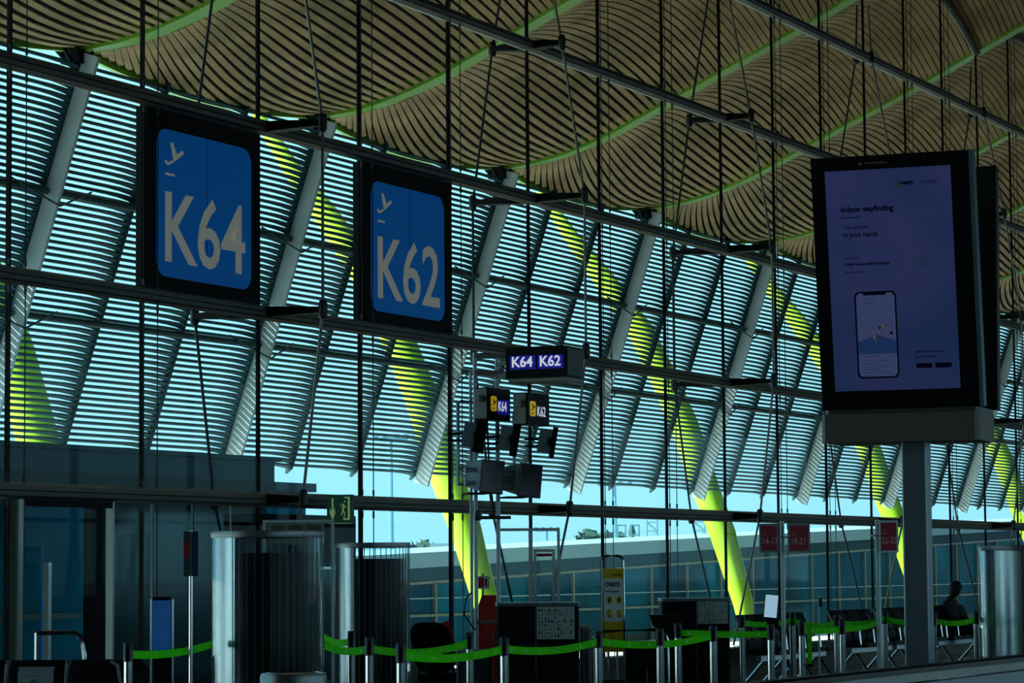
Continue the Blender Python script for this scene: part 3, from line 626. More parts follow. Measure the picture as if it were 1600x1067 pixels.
for i, zf in enumerate((.91,.86)): poly([(px_+pw*.22,pz+ph*zf),(px_+pw*.5,pz+ph*zf),(px_+pw*.5,pz+ph*(zf+.007)),(px_+pw*.22,pz+ph*(zf+.007))], MID, FM, so_, 'text_line', .001, .005)
for i in range(2): poly([((.66+.15*i)*sw,.095*sh),((.785+.155*i)*sw,.095*sh),((.785+.155*i)*sw,.117*sh),((.66+.15*i)*sw,.117*sh)], NAVY, FM, so_, 'store_badge', .001, .003)
mx_, mz_ = .70*sw, .545*sh; mw, mh = .105*sw, .037*sh                   # folded map symbol with a pin
for i in range(3):
    u0, u1 = mx_+mw*i/3, mx_+mw*(i+1)/3; dz0, dz1 = (0,.006)[i%2], (.006,0)[i%2]; q_ = [(u0,mz_+dz0),(u1,mz_+dz1),(u1,mz_+mh+dz1),(u0,mz_+mh+dz0)]
    for a, c in ((0,1),(1,2),(2,3),(3,0)):
        p1, p2 = Vector((*q_[a],0)), Vector((*q_[c],0)); dd = (p2-p1).normalized(); nn_ = Vector((-dd.y, dd.x, 0))*.0018
        poly([tuple((p1-nn_)[:2]),tuple((p2-nn_)[:2]),tuple((p2+nn_)[:2]),tuple((p1+nn_)[:2])], DGRN, FM, so_, 'map_symbol_line', .001, .003)
b = MB(); nr = 14; cxm, czm = mx_+mw*.5, mz_+mh+.02
b.add([(cxm+r*math.cos(2*PI*i/nr), czm+r*math.sin(2*PI*i/nr), .004) for r in (.013,.009) for i in range(nr)], [(i,(i+1)%nr,nr+(i+1)%nr,nr+i) for i in range(nr)], FM); b.box(cxm-.0018, cxm+.0018, mz_+.012, czm-.011, .003, .004, FM); b.build('map_pin', DGRN, so_)
LG = smat('logo_dim', (.035,.035,.032), .5)
text('exteriorplus', H*.0115, LG, FRM @ FR(wS*.345, -.002, H*.966), t, 'maker_lettering', sx=1.15); poly([(0,0),(.03,.014),(0,.03),(.008,.015)], LG, FRM @ FR(wS*.305, -.002, H*.961), t, 'maker_mark', .002, 0)

# ------------------------------------------------------------------ ventilation drums
DSTEEL = mat('drum_steel', (.55,.58,.60), .24, .9, noise=.6, scale=14, stretch=(1,1,.02))  # vertical streaks in the colour stand in for highlights on the steel
def drum(px, Z, dpx, ytop, lbl, core_top=30, steel_arc=(2.6, 3.9), rz=0, full=False):
    mm = Z/FPX; g = gp(px, Z); R = dpx/2*mm; h = zp(px, ytop, Z)
    t = thing('ventilation_drum', lbl, 'drum', g, A, 'glass and steel ventilation drums')
    MB().lathe([(0,h-.0),(R*1.01,h),(R*1.02,h-.02),(R*1.01,h-.05),(R*.96,h-.05)], 48).build('top_rim', STEEL, t, smooth=True)
    MB().lathe([(R,h-.05),(R,.05)], 48).build('glass_shell', CLEAR, t, smooth=True)
    b = MB(); b.lathe([(0,h-core_top*mm),(R*.93,h-core_top*mm),(R*.93,0)], 40, a0=PI*1.12, a1=PI*2.95); b.build('dark_core', mat('drum_core', (.012,.014,.015), .3, .5), t, smooth=True)
    b = MB(); b.lathe([(R*.95,h-.04),(R*.95,.02)], 16, a0=steel_arc[0], a1=steel_arc[1]); b.build('steel_panel', DSTEEL, t, smooth=True)
    n = 44
    for i in range(n):
        a = 2*PI*i/n; an = (a % (2*PI))
        if not (PI*.98 < an < PI*2.05): continue
        if steel_arc[0] < an < steel_arc[1] - .1: continue
        b = MB(); b.tube([(R*1.0*math.cos(a), R*1.0*math.sin(a), .05), (R*1.0*math.cos(a), R*1.0*math.sin(a), h-.05)], .0035*Z/22, 5); b.build('glass_flute', STEEL, t)
    MB().lathe([(R*1.03,0),(R*1.03,.12),(R,.13)], 48).build('plinth', STEEL, t, smooth=True)
    return t
drum(418, 22, 175, 830, 'large fluted glass and perforated steel drum at the left, widest in view', 34, (2.9, 4.15))
drum(581, 28, 119, 848, 'narrower fluted glass drum with dark core, right of the widest drum', 25, (2.9, 4.25))
drum(1615, 28, 170, 852, 'bright stainless steel drum cut by the right edge of the picture', 20, (2.7, 4.35))
g = gp(458, 15); mm = 15/FPX; t = thing('litter_bin', 'low round stainless steel litter bin in front of the widest drum', 'bin', g, A)
h = zp(458, 1051, 15); MB().lathe([(0,0),(52*mm,0),(52*mm,h-.02),(50*mm,h)], 32).build('body', STEEL, t, smooth=True); MB().lathe([(50*mm,h),(40*mm,h+.006),(34*mm,h-.02)], 32).build('rim', CHROME, t, smooth=True); MB().disc(34*mm, h-.03).build('inner_liner', BLACK, t)

# ------------------------------------------------------------------ barrier posts and belts
post_root = None
PW = [(201,1003),(549,985),(577,995),(626,1004),(733,987),(787,995),(934,985),(1030,982),(1058,973),(1113,977),(1158,960),(1203,975),(1237,957),(1251,970),(1306,960),(1314,968),(1381,955),(1457,957),(1524,955)]
HP = 1.13; pos = {}
def barrier_post(px, yt, j):
    global post_root
    Z = (1.6-HP)*FPX/(yt-hor(px)); g = gp(px, Z); pos[px] = (g, Z)
    word = {201: 'leftmost, in front of the boarding annex', 549: 'left of the office chair, tape end of the drums, rear one', 577: 'between the second drum and the office chair, front one', 626: 'second post left of the office chair', 733: 'beside the office chair', 787: 'at the left edge of the nearer desk', 934: 'left of the yellow luggage stand foot rail', 1030: 'left of the farther desk', 1058: 'just right of the bent rail at the farther desk', 1113: 'in front of the poster of the farther desk', 1158: 'in front of the foot of the lime column', 1203: 'left of the tall sign post with 14-17', 1237: 'right of the tall sign post with 14-17, rear one', 1251: 'with the loose hanging belt', 1306: 'rear post between two seat rows', 1314: 'front post between two seat rows', 1381: 'beside the 22-25 sign post', 1457: 'right of the display pole', 1524: 'beside the bright steel drum'}[px]
    lb = 'slim steel barrier post ' + word
    if post_root is None:
        t = thing('barrier_post', lb, 'barrier post', g, A, 'belt barrier posts'); post_root = t
        MB().lathe([(0,0),(.17,0),(.17,.012),(.06,.03),(.035,.05)], 20).build('base', STEEL, t, smooth=True)
        MB().lathe([(.030,.03),(.030,HP-.12)], 14).build('tube', CHROME, t, smooth=True)
        MB().lathe([(.033,HP-.13),(.033,HP-.01),(.026,HP),(0,HP)], 14).build('belt_head', mat('post_head', (.03,.035,.035), .4), t, smooth=True)
        MB().box(-.012,.012,-.045,-.03,HP-.12,HP-.03).build('clip', BLACK, t)
    else: dup(post_root, g, A, lb)
for j, (a, c) in enumerate(PW): barrier_post(a, c, j)
def belt(pa, pb, lbl, za=1.05, zb=1.05, sag=.03, w=.055):
    a = Vector(pa); c = Vector(pb); n = 10; pts = [a.lerp(c, i/n) for i in range(n+1)]
    for i, p in enumerate(pts): p.z = za+(zb-za)*i/n - sag*4*(i/n)*(1-i/n)
    d = (c-a); d.z = 0; nrm = Vector((-d.y, d.x, 0)).normalized()*.002
    b = MB(); b.m = Matrix.Translation((-a.x, -a.y, -za))
    b.sweep(pts, lambda i: [pts[i]-nrm-Vector((0,0,w/2)), pts[i]+nrm-Vector((0,0,w/2)), pts[i]+nrm+Vector((0,0,w/2)), pts[i]-nrm+Vector((0,0,w/2))])
    t = thing('barrier_belt', lbl, 'barrier belt', (a.x, a.y, za), 0, 'green barrier belts'); b.build('webbing', BELT, t)
    L = d.length; k = max(2, int(L/.28)); b = MB(); b.m = Matrix.Translation((-a.x, -a.y, -za)); nn2 = nrm.normalized()
    if nn2.dot(fw) > 0: nn2 = -nn2
    for q in range(k):
        f = (q+.5)/k; i = f*n; p = pts[int(i)].lerp(pts[min(n, int(i)+1)], i-int(i)); u = d.normalized()
        b.add([p+nn2*.004+u*(-.022)+Vector((0,0,-.008)), p+nn2*.004+u*.022+Vector((0,0,-.008)), p+nn2*.004+u*.012+Vector((0,0,.01)), p+nn2*.004+u*(-.008)+Vector((0,0,.010))], [(0,1,2,3)])
    b.build('printed_mark', mat('belt_print', (.35,.85,.25), .6), t)
def gpz(px, py, z=1.05):
    Z = (1.6-z)*FPX/(py-hor(px)); return gp(px, Z)
# a belt leaves the post it is clipped to, so its ends lie on post positions
BP = lambda k: pos[k][0]
belt(BP(201), gpz(331, 1006), 'green barrier belt between the leftmost post and the widest drum')
belt(gpz(507, 995), BP(549), 'short green belt from the drums, upper one')
belt(gpz(507, 1008), BP(577), 'short green belt from the drums, lower one')
belt(BP(577), BP(733), 'green belt passing in front of the office chair, upper one', sag=.05)
belt(BP(626), BP(787), 'green belt passing in front of the office chair, lower one', sag=.04)
belt(BP(787), BP(934), 'green belt across the front of the nearer desk', sag=.04)
belt(BP(934), BP(1113), 'green belt left of the poster of the farther desk', sag=.05)
belt(BP(1058), BP(1203), 'dark looking green belt across the farther desk', sag=.01)
belt(BP(1158), BP(1237), 'green belt in front of the lime column foot, rear one')
belt(BP(1237), BP(1306), 'green belt left of the second seat row, rear one', sag=.04)
belt(BP(1251), BP(1314), 'green belt left of the second seat row, front one', sag=.01)
belt(BP(1306), BP(1381), 'green belt across the second seat row, upper one')
belt(BP(1314), BP(1381), 'green belt across the second seat row, lower one')
belt(BP(1381), BP(1457), 'green belt across the display pole', sag=.03)
belt(BP(1457), BP(1524), 'green belt left of the bright steel drum', sag=.035)
g = BP(1251); t = thing('loose_belt', 'green belt hanging straight down from its post', 'barrier belt', (g.x, g.y, 1.06), A); MB().box(.045,.085,-.04,-.03,-.30,.02).build('webbing', BELT, t); MB().box(.04,.09,-.045,-.025,-.33,-.30).build('end_clip', BLACK, t)

# ------------------------------------------------------------------ service desks
def desk(px0, px1, ytop, Z, lbl, ppx0, ppx1, pyb, rev=False):
    mm = Z/FPX; g = gp((px0+px1)/2, Z); w = (px1-px0)*mm; h = zp(px0, ytop, Z); t = thing('service_desk', lbl, 'desk', g, A, 'black gate service desks')
    MB().cbox(-w/2, w/2, 0, .6, .05, h-.03, .02).build('cabinet', mat('desk_black', (.004,.0045,.006), .6, spec=.12), t)
    MB().cbox(-w/2-.01, w/2+.01, -.01, .62, h-.03, h, .02).build('top_board', mat('desk_top', (.10,.13,.14), .3, .3), t)
    MB().box(-w/2+.03, w/2-.03, .03, .57, 0, .05).build('toe_kick', BLACK, t)
    MB().box(-w/2+(ppx0-px0)*mm*.98-.004, -w/2+(ppx0-px0)*mm*.98, -.006, 0, .08, h-.04).build('panel_seam', GREY, t)
    x0 = -w/2+(ppx0-px0)*mm; x1 = -w/2+(ppx1-px0)*mm; zb_ = zp(px0, pyb, Z)
    pn = MB().box(x0, x1, -.012, -.003, zb_, h-.035).build('notice_poster', mat('poster_grey', (.42,.44,.42), .6), t)
    pw_, ph_ = x1-x0, h-.035-zb_; rnd = random.Random(px0)
    for r in range(8):
        for c in range(11):
            if c > 6 and (r in (0,7) or rnd.random() < .5): continue
            xx = x0+pw_*(.04+c*.085); z_ = zb_+ph_*(.06+r*.112); k = rnd.choice((.25,.5,.8))
            MB().box(xx, xx+pw_*.05*k+.003, -.0135, -.0125, z_, z_+ph_*rnd.choice((.02,.04,.075))).build('printed_line', INK, pn)
    return t
desk(775, 904, 942, 25.6, 'nearer black service desk with a printed notice on its front', 838, 897, 999)
desk(1033, 1139, 935, 29.0, 'farther black service desk with a printed notice on its front', 1089, 1136, 975)
def cabinet(px0, px1, ytop, Z, lbl, m_, name='side_cabinet'):
    mm = Z/FPX; g = gp((px0+px1)/2, Z); w = (px1-px0)*mm; h = zp(px0, ytop, Z); t = thing(name, lbl, 'cabinet', g, A)
    MB().cbox(-w/2, w/2, 0, .45, .04, h-.02, .015).build('body', m_, t); MB().cbox(-w/2-.008, w/2+.008, -.008, .46, h-.02, h, .015).build('top_board', GREY, t); MB().box(-w/2+.02, w/2-.02, .02, .4, 0, .04).build('toe_kick', BLACK, t)
    MB().box(-.004, .004, -.004, 0, .06, h-.05).build('door_gap', BLACK, t); MB().box(.02, .03, -.02, -.004, h*.55, h*.7).build('handle', STEEL, t)
cabinet(976, 1034, 1003, 27.4, 'low black cabinet left of the farther desk', mat('desk_black', (.004,.0045,.006)))
cabinet(906, 923, 978, 26, 'narrow grey cabinet at the right side of the nearer desk', mat('cabinet_grey', (.10,.12,.13), .5))
cabinet(712, 767, 1016, 25.9, 'low charcoal cabinet under the monitor mast', mat('charcoal', (.02,.03,.038), .5))
cabinet(640, 668, 988, 30, 'pale grey cabinet behind the office chair', mat('pale_grey', (.20,.25,.26), .5))
g = gp(1040, 28.2); mm = 28.2/FPX; t = thing('desk_screen', 'dark curved counter screen left of the farther desk', 'screen', (g.x, g.y, zp(1040, 984, 28.2)), A)
MB().prism([(-27*mm,24*mm),(22*mm,24*mm),(22*mm,0),(-12*mm,0),(-22*mm,8*mm)], -.2, 0, Matrix(((1,0,0,0),(0,0,1,0),(0,1,0,0),(0,0,0,1)))).build('screen_shell', PLAST, t); MB().box(-.1,.06,-.15,-.05,-(zp(1040, 984, 28.2)),0).build('pedestal', PLAST, t)
# bent chrome rail
g = gp(975, 26.8); mm = 26.8/FPX; zt_ = zp(975, 984, 26.8); t = thing('bent_guard_rail', 'bent tubular steel guard rail between the two desks', 'rail', g, A)
pts = [(-50*mm,0,0),(-50*mm,0,zt_-.14)]+[(-50*mm+.12*(1-math.cos(a)),0,zt_-.14+.13*math.sin(a)) for a in (.4,.8,1.2,1.57)]+[(50*mm,0,zt_)]+[(50*mm+.1*math.sin(a),0,zt_-.1*(1-math.cos(a))) for a in (.5,1.0,1.57)]+[(50*mm+.1,0,0)]
MB().tube(pts, .017, 8).build('tube', CHROME, t, smooth=True)
for x_ in (pts[0][0], pts[-1][0]): MB().lathe([(0,0),(.05,0),(.05,.01),(0,.01)], 14, x_, 0).build('floor_flange', STEEL, t)
# luggage gauge stand
Zg = 28.5; mm = Zg/FPX; g = gp(957, Zg); t = thing('luggage_check_stand', 'yellow and white hand luggage check panel in a bent chrome frame', 'sign stand', g, A)
zt_ = zp(957, 868, Zg); hw_ = 17*mm
pts = [(-hw_,.02,.08),(-hw_,.02,zt_-.06)]+[(-hw_+.06*(1-math.cos(a)),.02,zt_-.06+.06*math.sin(a)) for a in (.5,1,1.57)]+[(hw_-.06,.02,zt_)]+[(hw_-.06+.06*math.sin(a),.02,zt_-.06*(1-math.cos(a))) for a in (.5,1,1.57)]+[(hw_,.02,.08)]
MB().tube(pts, .013, 8).build('frame', CHROME, t, smooth=True)
YP = mat('stand_yellow', (.85,.55,.01), .5); WP = mat('stand_white', (.75,.80,.80), .6)
zz_ = [zp(957, y, Zg) for y in (888, 904, 971, 1018)]
MB().box(-14*mm, 16*mm, -.02, .01, zz_[1], zz_[0]).build('yellow_panel', YP, t); pn = MB().box(-14*mm, 16*mm, -.02, .01, zz_[2], zz_[1]).build('white_panel', WP, t); MB().box(-14*mm, 16*mm, -.02, .01, zz_[3], zz_[2]).build('yellow_panel', YP, t)
MB().box(16*mm, 17.5*mm, -.02, .12, zz_[3], zz_[0]).build('side_panel', BLACK, t)
text('vueling', .026, INK, FR(0, -.0215, zz_[1]+.03), t, sx=.9); text('CHECK', .04, INK, FR(-12*mm, -.0215, zz_[1]-.075), t, sx=.82, bold=.002); text('hand luggage', .024, INK, FR(-12*mm, -.0215, zz_[1]-.135), t, sx=.84)
for i in range(2):
    for j in range(2):
        cx_, cz_ = (-7+15*i)*mm+.01, zz_[1]-.21-.14*j; b = MB(); b.add([(cx_+.032*math.cos(2*PI*k/16), -.0215, cz_+.045*math.sin(2*PI*k/16)) for k in range(16)], [tuple(range(16))]); b.build('round_symbol', YP, t)
        if j == 0: MB().box(cx_-.012, cx_+.012, -.024, -.022, cz_-.025, cz_+.02).build('bag_icon', INK, t)
        else: b = MB(); b.box(cx_-.012, cx_-.005, -.024, -.022, cz_-.02, cz_+.035); b.box(cx_-.012, cx_+.02, -.024, -.022, cz_-.03, cz_-.018); b.build('person_icon', INK, t)
b = MB(); b.box(-.004,.004,-.024,-.021,zz_[3]+.07,zz_[3]+.15); b.add([(-.03,-.023,zz_[3]+.09),(0,-.023,zz_[3]+.05),(.03,-.023,zz_[3]+.09),(0,-.023,zz_[3]+.07)], [(0,1,3),(1,2,3)]); b.build('arrow_icon', INK, t)
for s_ in (-1, 1):
    b = MB(); b.tube([(s_*hw_,-.16,.08),(s_*hw_,.2,.08)], .013, 8); b.build('foot_bar', CHROME, t)
    b = MB(); b.tube([(s_*hw_-.012,-.16,.045),(s_*hw_+.012,-.16,.045)], .045, 14); b.build('wheel', BLACK, t)
MB().box(-hw_, hw_, -.12, .12, .45, .50).build('luggage_shelf', BLACK, t)
for s_ in (-.6, .2, 1.2): MB().tube([(hw_*s_+.02,.1,.08),(hw_*s_+.02,.1,.95)], .012, 6).build('rear_tube', CHROME, t)

# ------------------------------------------------------------------ office chair
Zc = 27.5; mm = Zc/FPX; g = gp(695, Zc); t = thing('office_chair', 'black swivel office chair with armrest beside the low charcoal cabinet', 'chair', g, A+.9)
CH = mat('chair_fabric', (.004,.004,.005), .9, spec=.03)
def pad(mb, c, sx_, sy_, sz_, M=None, n=14):
    vs = []; fs = []
    for i in range(n+1):
        th = -PI/2+PI*i/n
        for j in range(n):
            ph = 2*PI*j/n; f = lambda v, e=.55: math.copysign(abs(v)**e, v)
            vs.append((c[0]+sx_*f(math.cos(th))*f(math.cos(ph)), c[1]+sy_*f(math.cos(th))*f(math.sin(ph)), c[2]+sz_*f(math.sin(th))))
    for i in range(n):
        for j in range(n): fs.append((i*n+j, i*n+(j+1)%n, (i+1)*n+(j+1)%n, (i+1)*n+j))
    mb.add(vs, fs, M)
b = MB(); pad(b, (0,0,0), .045, .24, .25, Matrix.Translation((-.20,0,.86)) @ Matrix.Rotation(-.25, 4, 'Y')); b.build('backrest', CH, t, smooth=True)
b = MB(); pad(b, (.06,0,.56), .27, .26, .05); b.build('seat', CH, t, smooth=True)
MB().tube([(0,0,.1),(0,0,.52)], .03, 10).build('gas_lift', CHROME, t); MB().tube([(-.05,0,.5),(-.26,0,.55),(-.27,0,.75)], .022, 8).build('back_arm', PLAST, t)
for s_ in (-1, 1): MB().tube([(.05,s_*.27,.54),(.20,s_*.29,.70),(.14,s_*.29,.78),(-.14,s_*.28,.79)], .018, 8).build('armrest', PLAST, t, smooth=True)
for i in range(5):
    a = 2*PI*i/5; b = MB(); b.tube([(0,0,.12),(.3*math.cos(a),.3*math.sin(a),.08)], [.03,.018], 8); lg = b.build('foot', PLAST, t)
    MB().tube([(.3*math.cos(a)-.02,.3*math.sin(a),.03),(.3*math.cos(a)+.02,.3*math.sin(a),.03)], .03, 10).build('caster', BLACK, lg)

# ------------------------------------------------------------------ red equipment, racks
Zr = 29.5; mm = Zr/FPX; g = gp(761, Zr); t = thing('fire_hose_cabinet', 'red fire hose cabinet behind the monitor mast', 'cabinet', g, A)
hz = zp(761, 930, Zr); hw_ = 14*mm
b = MB(); b.prism([(-hw_,0),(hw_,0),(hw_,.22),(-hw_,.22)], .2, hz-.1); b.add([(-hw_,0,hz-.1),(hw_,0,hz-.1),(hw_,.22,hz-.1),(-hw_,.22,hz-.1),(-hw_*.6,.02,hz),(hw_,.02,hz),(hw_,.2,hz),(-hw_*.6,.2,hz)], [(0,1,5,4),(1,2,6,5),(2,3,7,6),(3,0,4,7),(4,5,6,7)]); b.build('body', RED, t)
MB().box(-hw_*.8, hw_*.8, -.01, 0, .3, hz-.2).build('door', RED, t); MB().box(-hw_, hw_, .02, .2, 0, .2).build('stand', DKGREY, t); MB().box(hw_*.5, hw_*.6, -.03, -.01, .8, .95).build('handle', CHROME, t)
p = P(754, 910, 30); t = thing('fire_sign', 'small red and white fire equipment sign above the red cabinet', 'sign', (p.x, p.y, p.z), A); MB().box(-9*mm, 11*mm, 0, .02, -10*mm, 10*mm).build('plate', WHITE, t); MB().box(-7*mm, 2*mm, -.003, 0, -8*mm, 8*mm).build('red_field', RED, t); MB().box(4*mm, 7*mm, -.003, 0, -6*mm, 6*mm).build('black_symbol', INK, t); MB().box(-.02,.02,.02,.3,-.02,.02).build('bracket', GREY, t); MB().tube([(0,.3,-p.z),(0,.3,.1)], .015, 6).build('pole', GREY, t)
g = gp(707, 29); mm = 29/FPX; t = thing('leaflet_rack', 'red leaflet rack leaning beside the office chair', 'rack', g, A); Rk = Matrix.Rotation(-.28, 4, 'Y')
b = MB(); b.box(-10*mm, 6*mm, 0, .04, .60, zp(707, 974, 29), Rk @ Matrix.Translation((.22,0,0))); b.build('back_board', RED, t)
for r in range(5):
    for c in range(2): MB().box((-9+7*c)*mm, (-4+7*c)*mm, -.02, 0, .62+r*.08, .68+r*.08, Rk @ Matrix.Translation((.22,0,0))).build('leaflet', mat('leaflet_dark', (.07,.01,.012), .6), t)
MB().tube([(0,.03,0),(0,.03,.9)], .015, 6).build('stand', BLACK, t); MB().box(-.12,.12,-.05,.12,0,.015).build('base_plate', BLACK, t)

# ------------------------------------------------------------------ portal frames
ALU = mat('pale_aluminium', (.6,.66,.68), .5, .2)
def portal(px0, px1, ytop, Z, lbl, mids=(), right=True, left=True, panel=None):
    mm = Z/FPX; g = gp((px0+px1)/2, Z); w = (px1-px0)*mm/2; h = zp((px0+px1)/2, ytop, Z); t = thing('portal_frame', lbl, 'frame', g, A); r = 2.2*mm
    if left: MB().box(-w-r, -w+r, -.03, .03, 0, h-2*r).build('post', ALU, t)
    if right: MB().box(w-r, w+r, -.03, .03, 0, h-2*r).build('post', ALU, t)
    MB().box(-w-r, w+r, -.03, .03, h-2*r, h).build('lintel', ALU, t)
    for q in mids: MB().box((q-(px0+px1)/2)*mm-r*1.3, (q-(px0+px1)/2)*mm+r*1.3, -.03, .03, 0, h-2*r).build('post', ALU, t)
    return t, mm, h
portal(778, 873, 825, 30.5, 'outer pale aluminium portal frame behind the nearer desk', mids=(829,))
tp, mm, h = portal(836, 865, 858, 29.8, 'small inner aluminium portal frame behind the nearer desk'); MB().box(-12*mm, 12*mm, -.02, .02, h-.075, h-.045).build('red_strip', RED, tp)
tp, mm, h = portal(413, 520, 812, 24.5, 'pale metal frame above the widest drum with three round symbols')
zb_ = zp(460, 829, 24.5); MB().box(-49*mm, 40*mm, -.02, .01, zb_-.12, h-.03).build('symbol_panel', mat('beige_panel', (.26,.28,.23), .6), tp)
for cx_ in (-31, -4, 24): b = MB(); b.add([(cx_*mm+12*mm*math.cos(2*PI*k/24), -.022, h-.035-.02+13*mm*math.sin(2*PI*k/24)*(1 if math.sin(2*PI*k/24) < 0 else .2)) for k in range(24)], [tuple(range(24))]); b.build('round_symbol', mat('olive_disc', (.09,.10,.07), .6), tp)

# ------------------------------------------------------------------ exit sign on the wall
p = atY(511, 818, D-.35); Zx = (p-EYE).dot(fw); mm = Zx/FPX
t = thing('exit_sign', 'green emergency exit sign with arrow and running figure', 'sign', (p.x, p.y, p.z), A-.25)
EG = mat('exit_green', (.004,.05,.03), .5, emit=(.004,.05,.03), es=.25); EL = mat('exit_pale', (.35,.50,.25), .5, emit=(.3,.45,.2), es=.3)
w, h = 40*mm, 45*mm
MB().box(0, w, 0, .10, 0, h).build('housing', DKGREY, t); M = FR(0, -.001, 0); poly([(0,0),(w,0),(w,h),(0,h)], EG, M, t, 'sign_face', .003, 0)
poly([(w*.06,0),(w*.98,0),(w*.98,.006),(w*.06,.006)], EL, M, t, 'lower_edge', .002, .003)
poly([(w*a,h*c) for a, c in ((.24,.10),(.34,.35),(.33,.52),(.27,.44),(.27,.88),(.20,.88),(.20,.44),(.13,.52),(.12,.35))], EL, M, t, 'arrow', .002, .003)
poly([(w*a,h*c) for a, c in ((.72,.92),(.94,.92),(.94,.12),(.68,.12),(.68,.18),(.86,.18),(.86,.86),(.72,.88))], EL, M, t, 'doorway_symbol', .002, .003)
def stroke(pts, r): 
    b = MB(); b.tube([M @ Vector((w*a, h*c, .004)) for a, c in pts], r, 5, .4); return b
b = stroke([(.70,.66),(.66,.48)], .022); b.v += []; b.build('figure_torso', EL, t)
b = stroke([(.66,.48),(.74,.34),(.70,.16)], .014); b.build('figure_leg', EL, t); b = stroke([(.66,.48),(.62,.30),(.52,.30)], .014); b.build('figure_leg', EL, t)
b = stroke([(.70,.66),(.60,.68),(.57,.58)], .010); b.build('figure_arm', EL, t); b = stroke([(.70,.64),(.76,.54),(.80,.56)], .010); b.build('figure_arm', EL, t); b = stroke([(.73,.74),(.745,.78)], .022); b.build('figure_head', EL, t)
MB().tube([(w*.5,.05,h),(w*.5,.05,ZT[0]-p.z-.02),(w*.5-.3,.05,ZT[0]-p.z+.02)], .012, 6).build('bracket', GREY, t)

# ------------------------------------------------------------------ red queue signs on tall posts
QR = mat('queue_red', (.42,.01,.04), .5, noise=.1, scale=5); QT = mat('queue_text', (.75,.45,.45), .6)
def tall_post(px, ytop, Z, lbl, wpx=6):
    mm = Z/FPX; g = gp(px, Z); t = thing('sign_post', lbl, 'post', g, A, 'tall steel sign posts'); h = zp(px, ytop, Z)
    MB().tube([(0,0,.02),(0,0,h)], wpx/2*mm, 12).build('tube', POST, t, smooth=True); MB().lathe([(0,0),(.16,0),(.16,.012),(.05,.03),(0,.03)], 20).build('base', STEEL, t, smooth=True)
tall_post(1223, 814, 26, 'tall steel post between the 14-17 and 18-21 signs', 7); tall_post(1372, 812, 27, 'tall steel post holding the 22-25 sign', 8)
for px0, px1, s, Z, fm in ((1187, 1217, '14-17', 26, GREY), (1232, 1266, '18-21', 26, GREY), (1374, 1404, '22-25', 27, ALU)):
    mm = Z/FPX; p = P((px0+px1)/2, 863, Z-.12); w = (px1-px0)*mm/2; h = 45*mm if s != '22-25' else 50*mm
    t = thing('queue_sign', 'framed dark red sign reading ' + s, 'sign', (p.x, p.y, p.z), A, 'red row number signs')
    MB().box(-w, w, 0, .03, 0, h).build('frame', fm, t); MB().box(-w+.018, w-.018, -.004, 0, .018, h-.022).build('red_panel', QR, t)
    text(s, .060, QT, FR(-w+.020, -.006, h*.28), t, sx=.76, bold=.001); text('Filas', .016, QT, FR(-w+.03, -.006, h*.68), t); text('Rows', .016, QT, FR(-w+.03, -.006, h*.58), t)
    sd_ = -1 if s != '14-17' else 1; MB().box(*( (-w-.06, -w) if sd_ < 0 else (w, w+.05)), .0, .12, h*.5, h*.56).build('bracket', GREY, t)

# ------------------------------------------------------------------ left: totem, sign post
Zt = 21.0; mm = Zt/FPX; g = gp(253, Zt); t = thing('blue_totem', 'blue lit panel stand with clear edges at the left, behind the green belt', 'stand', g, A+.2)
h = zp(253, 938, Zt); zb_ = zp(253, 1027, Zt)
MB().cbox(-16*mm, 16*mm, 0, .16, zb_, h, .01).build('blue_panel', mat('totem_blue', (.0,.07,.30), .25, emit=(.0,.06,.24), es=.3, noise=.5, scale=3, stretch=(.3,.3,2.5)), t)
for s_ in (-1, 1): MB().box(s_*17*mm-.006, s_*17*mm+.006, -.02, .02, 0, h+.01).build('edge_rail', CHROME, t)
MB().cbox(-15*mm, 15*mm, .02, .14, .02, zb_, .01).build('lower_box', PLAST, t); MB().box(-.12,.12,-.06,.2,0,.02).build('base_plate', STEEL, t); MB().box(-14*mm, 14*mm, .01, .15, h, h+.025).build('cap', BLACK, t)
Zq = 19.5; mm = Zq/FPX; g = gp(298.5, Zq); t = thing('direction_post', 'slim steel post with a two-winged red and blue sign plate', 'sign post', g, A)
MB().tube([(0,0,0),(0,0,zp(298, 829, Zq))], 3.2*mm, 10).build('tube', CHROME, t, smooth=True); MB().lathe([(0,0),(.15,0),(.15,.012),(0,.03)], 20).build('base', STEEL, t)
z0, z1 = zp(298, 900, Zq), zp(298, 830, Zq)
MB().box(-11*mm, -2*mm, -.02, .0, z0, z1).build('dark_wing', mat('wing_dark', (.03,.06,.075), .4), t); MB().box(1*mm, 11.5*mm, -.02, 0, z0, z1).build('blue_wing', mat('wing_blue', (.01,.035,.12), .4), t)
MB().box(-10*mm, -3*mm, -.023, -.02, z0+.12, z0+.23).build('red_field', RED, t); text('K', .022, mat('wing_print', (.12,.16,.19), .5), FR(-8.5*mm, -.024, z0+.25), t); 
for zz2 in (.03, .08, .27): MB().box(-9*mm, -4*mm, -.022, -.02, z0+zz2, z0+zz2+.008).build('text_line', _mat['wing_print'], t)

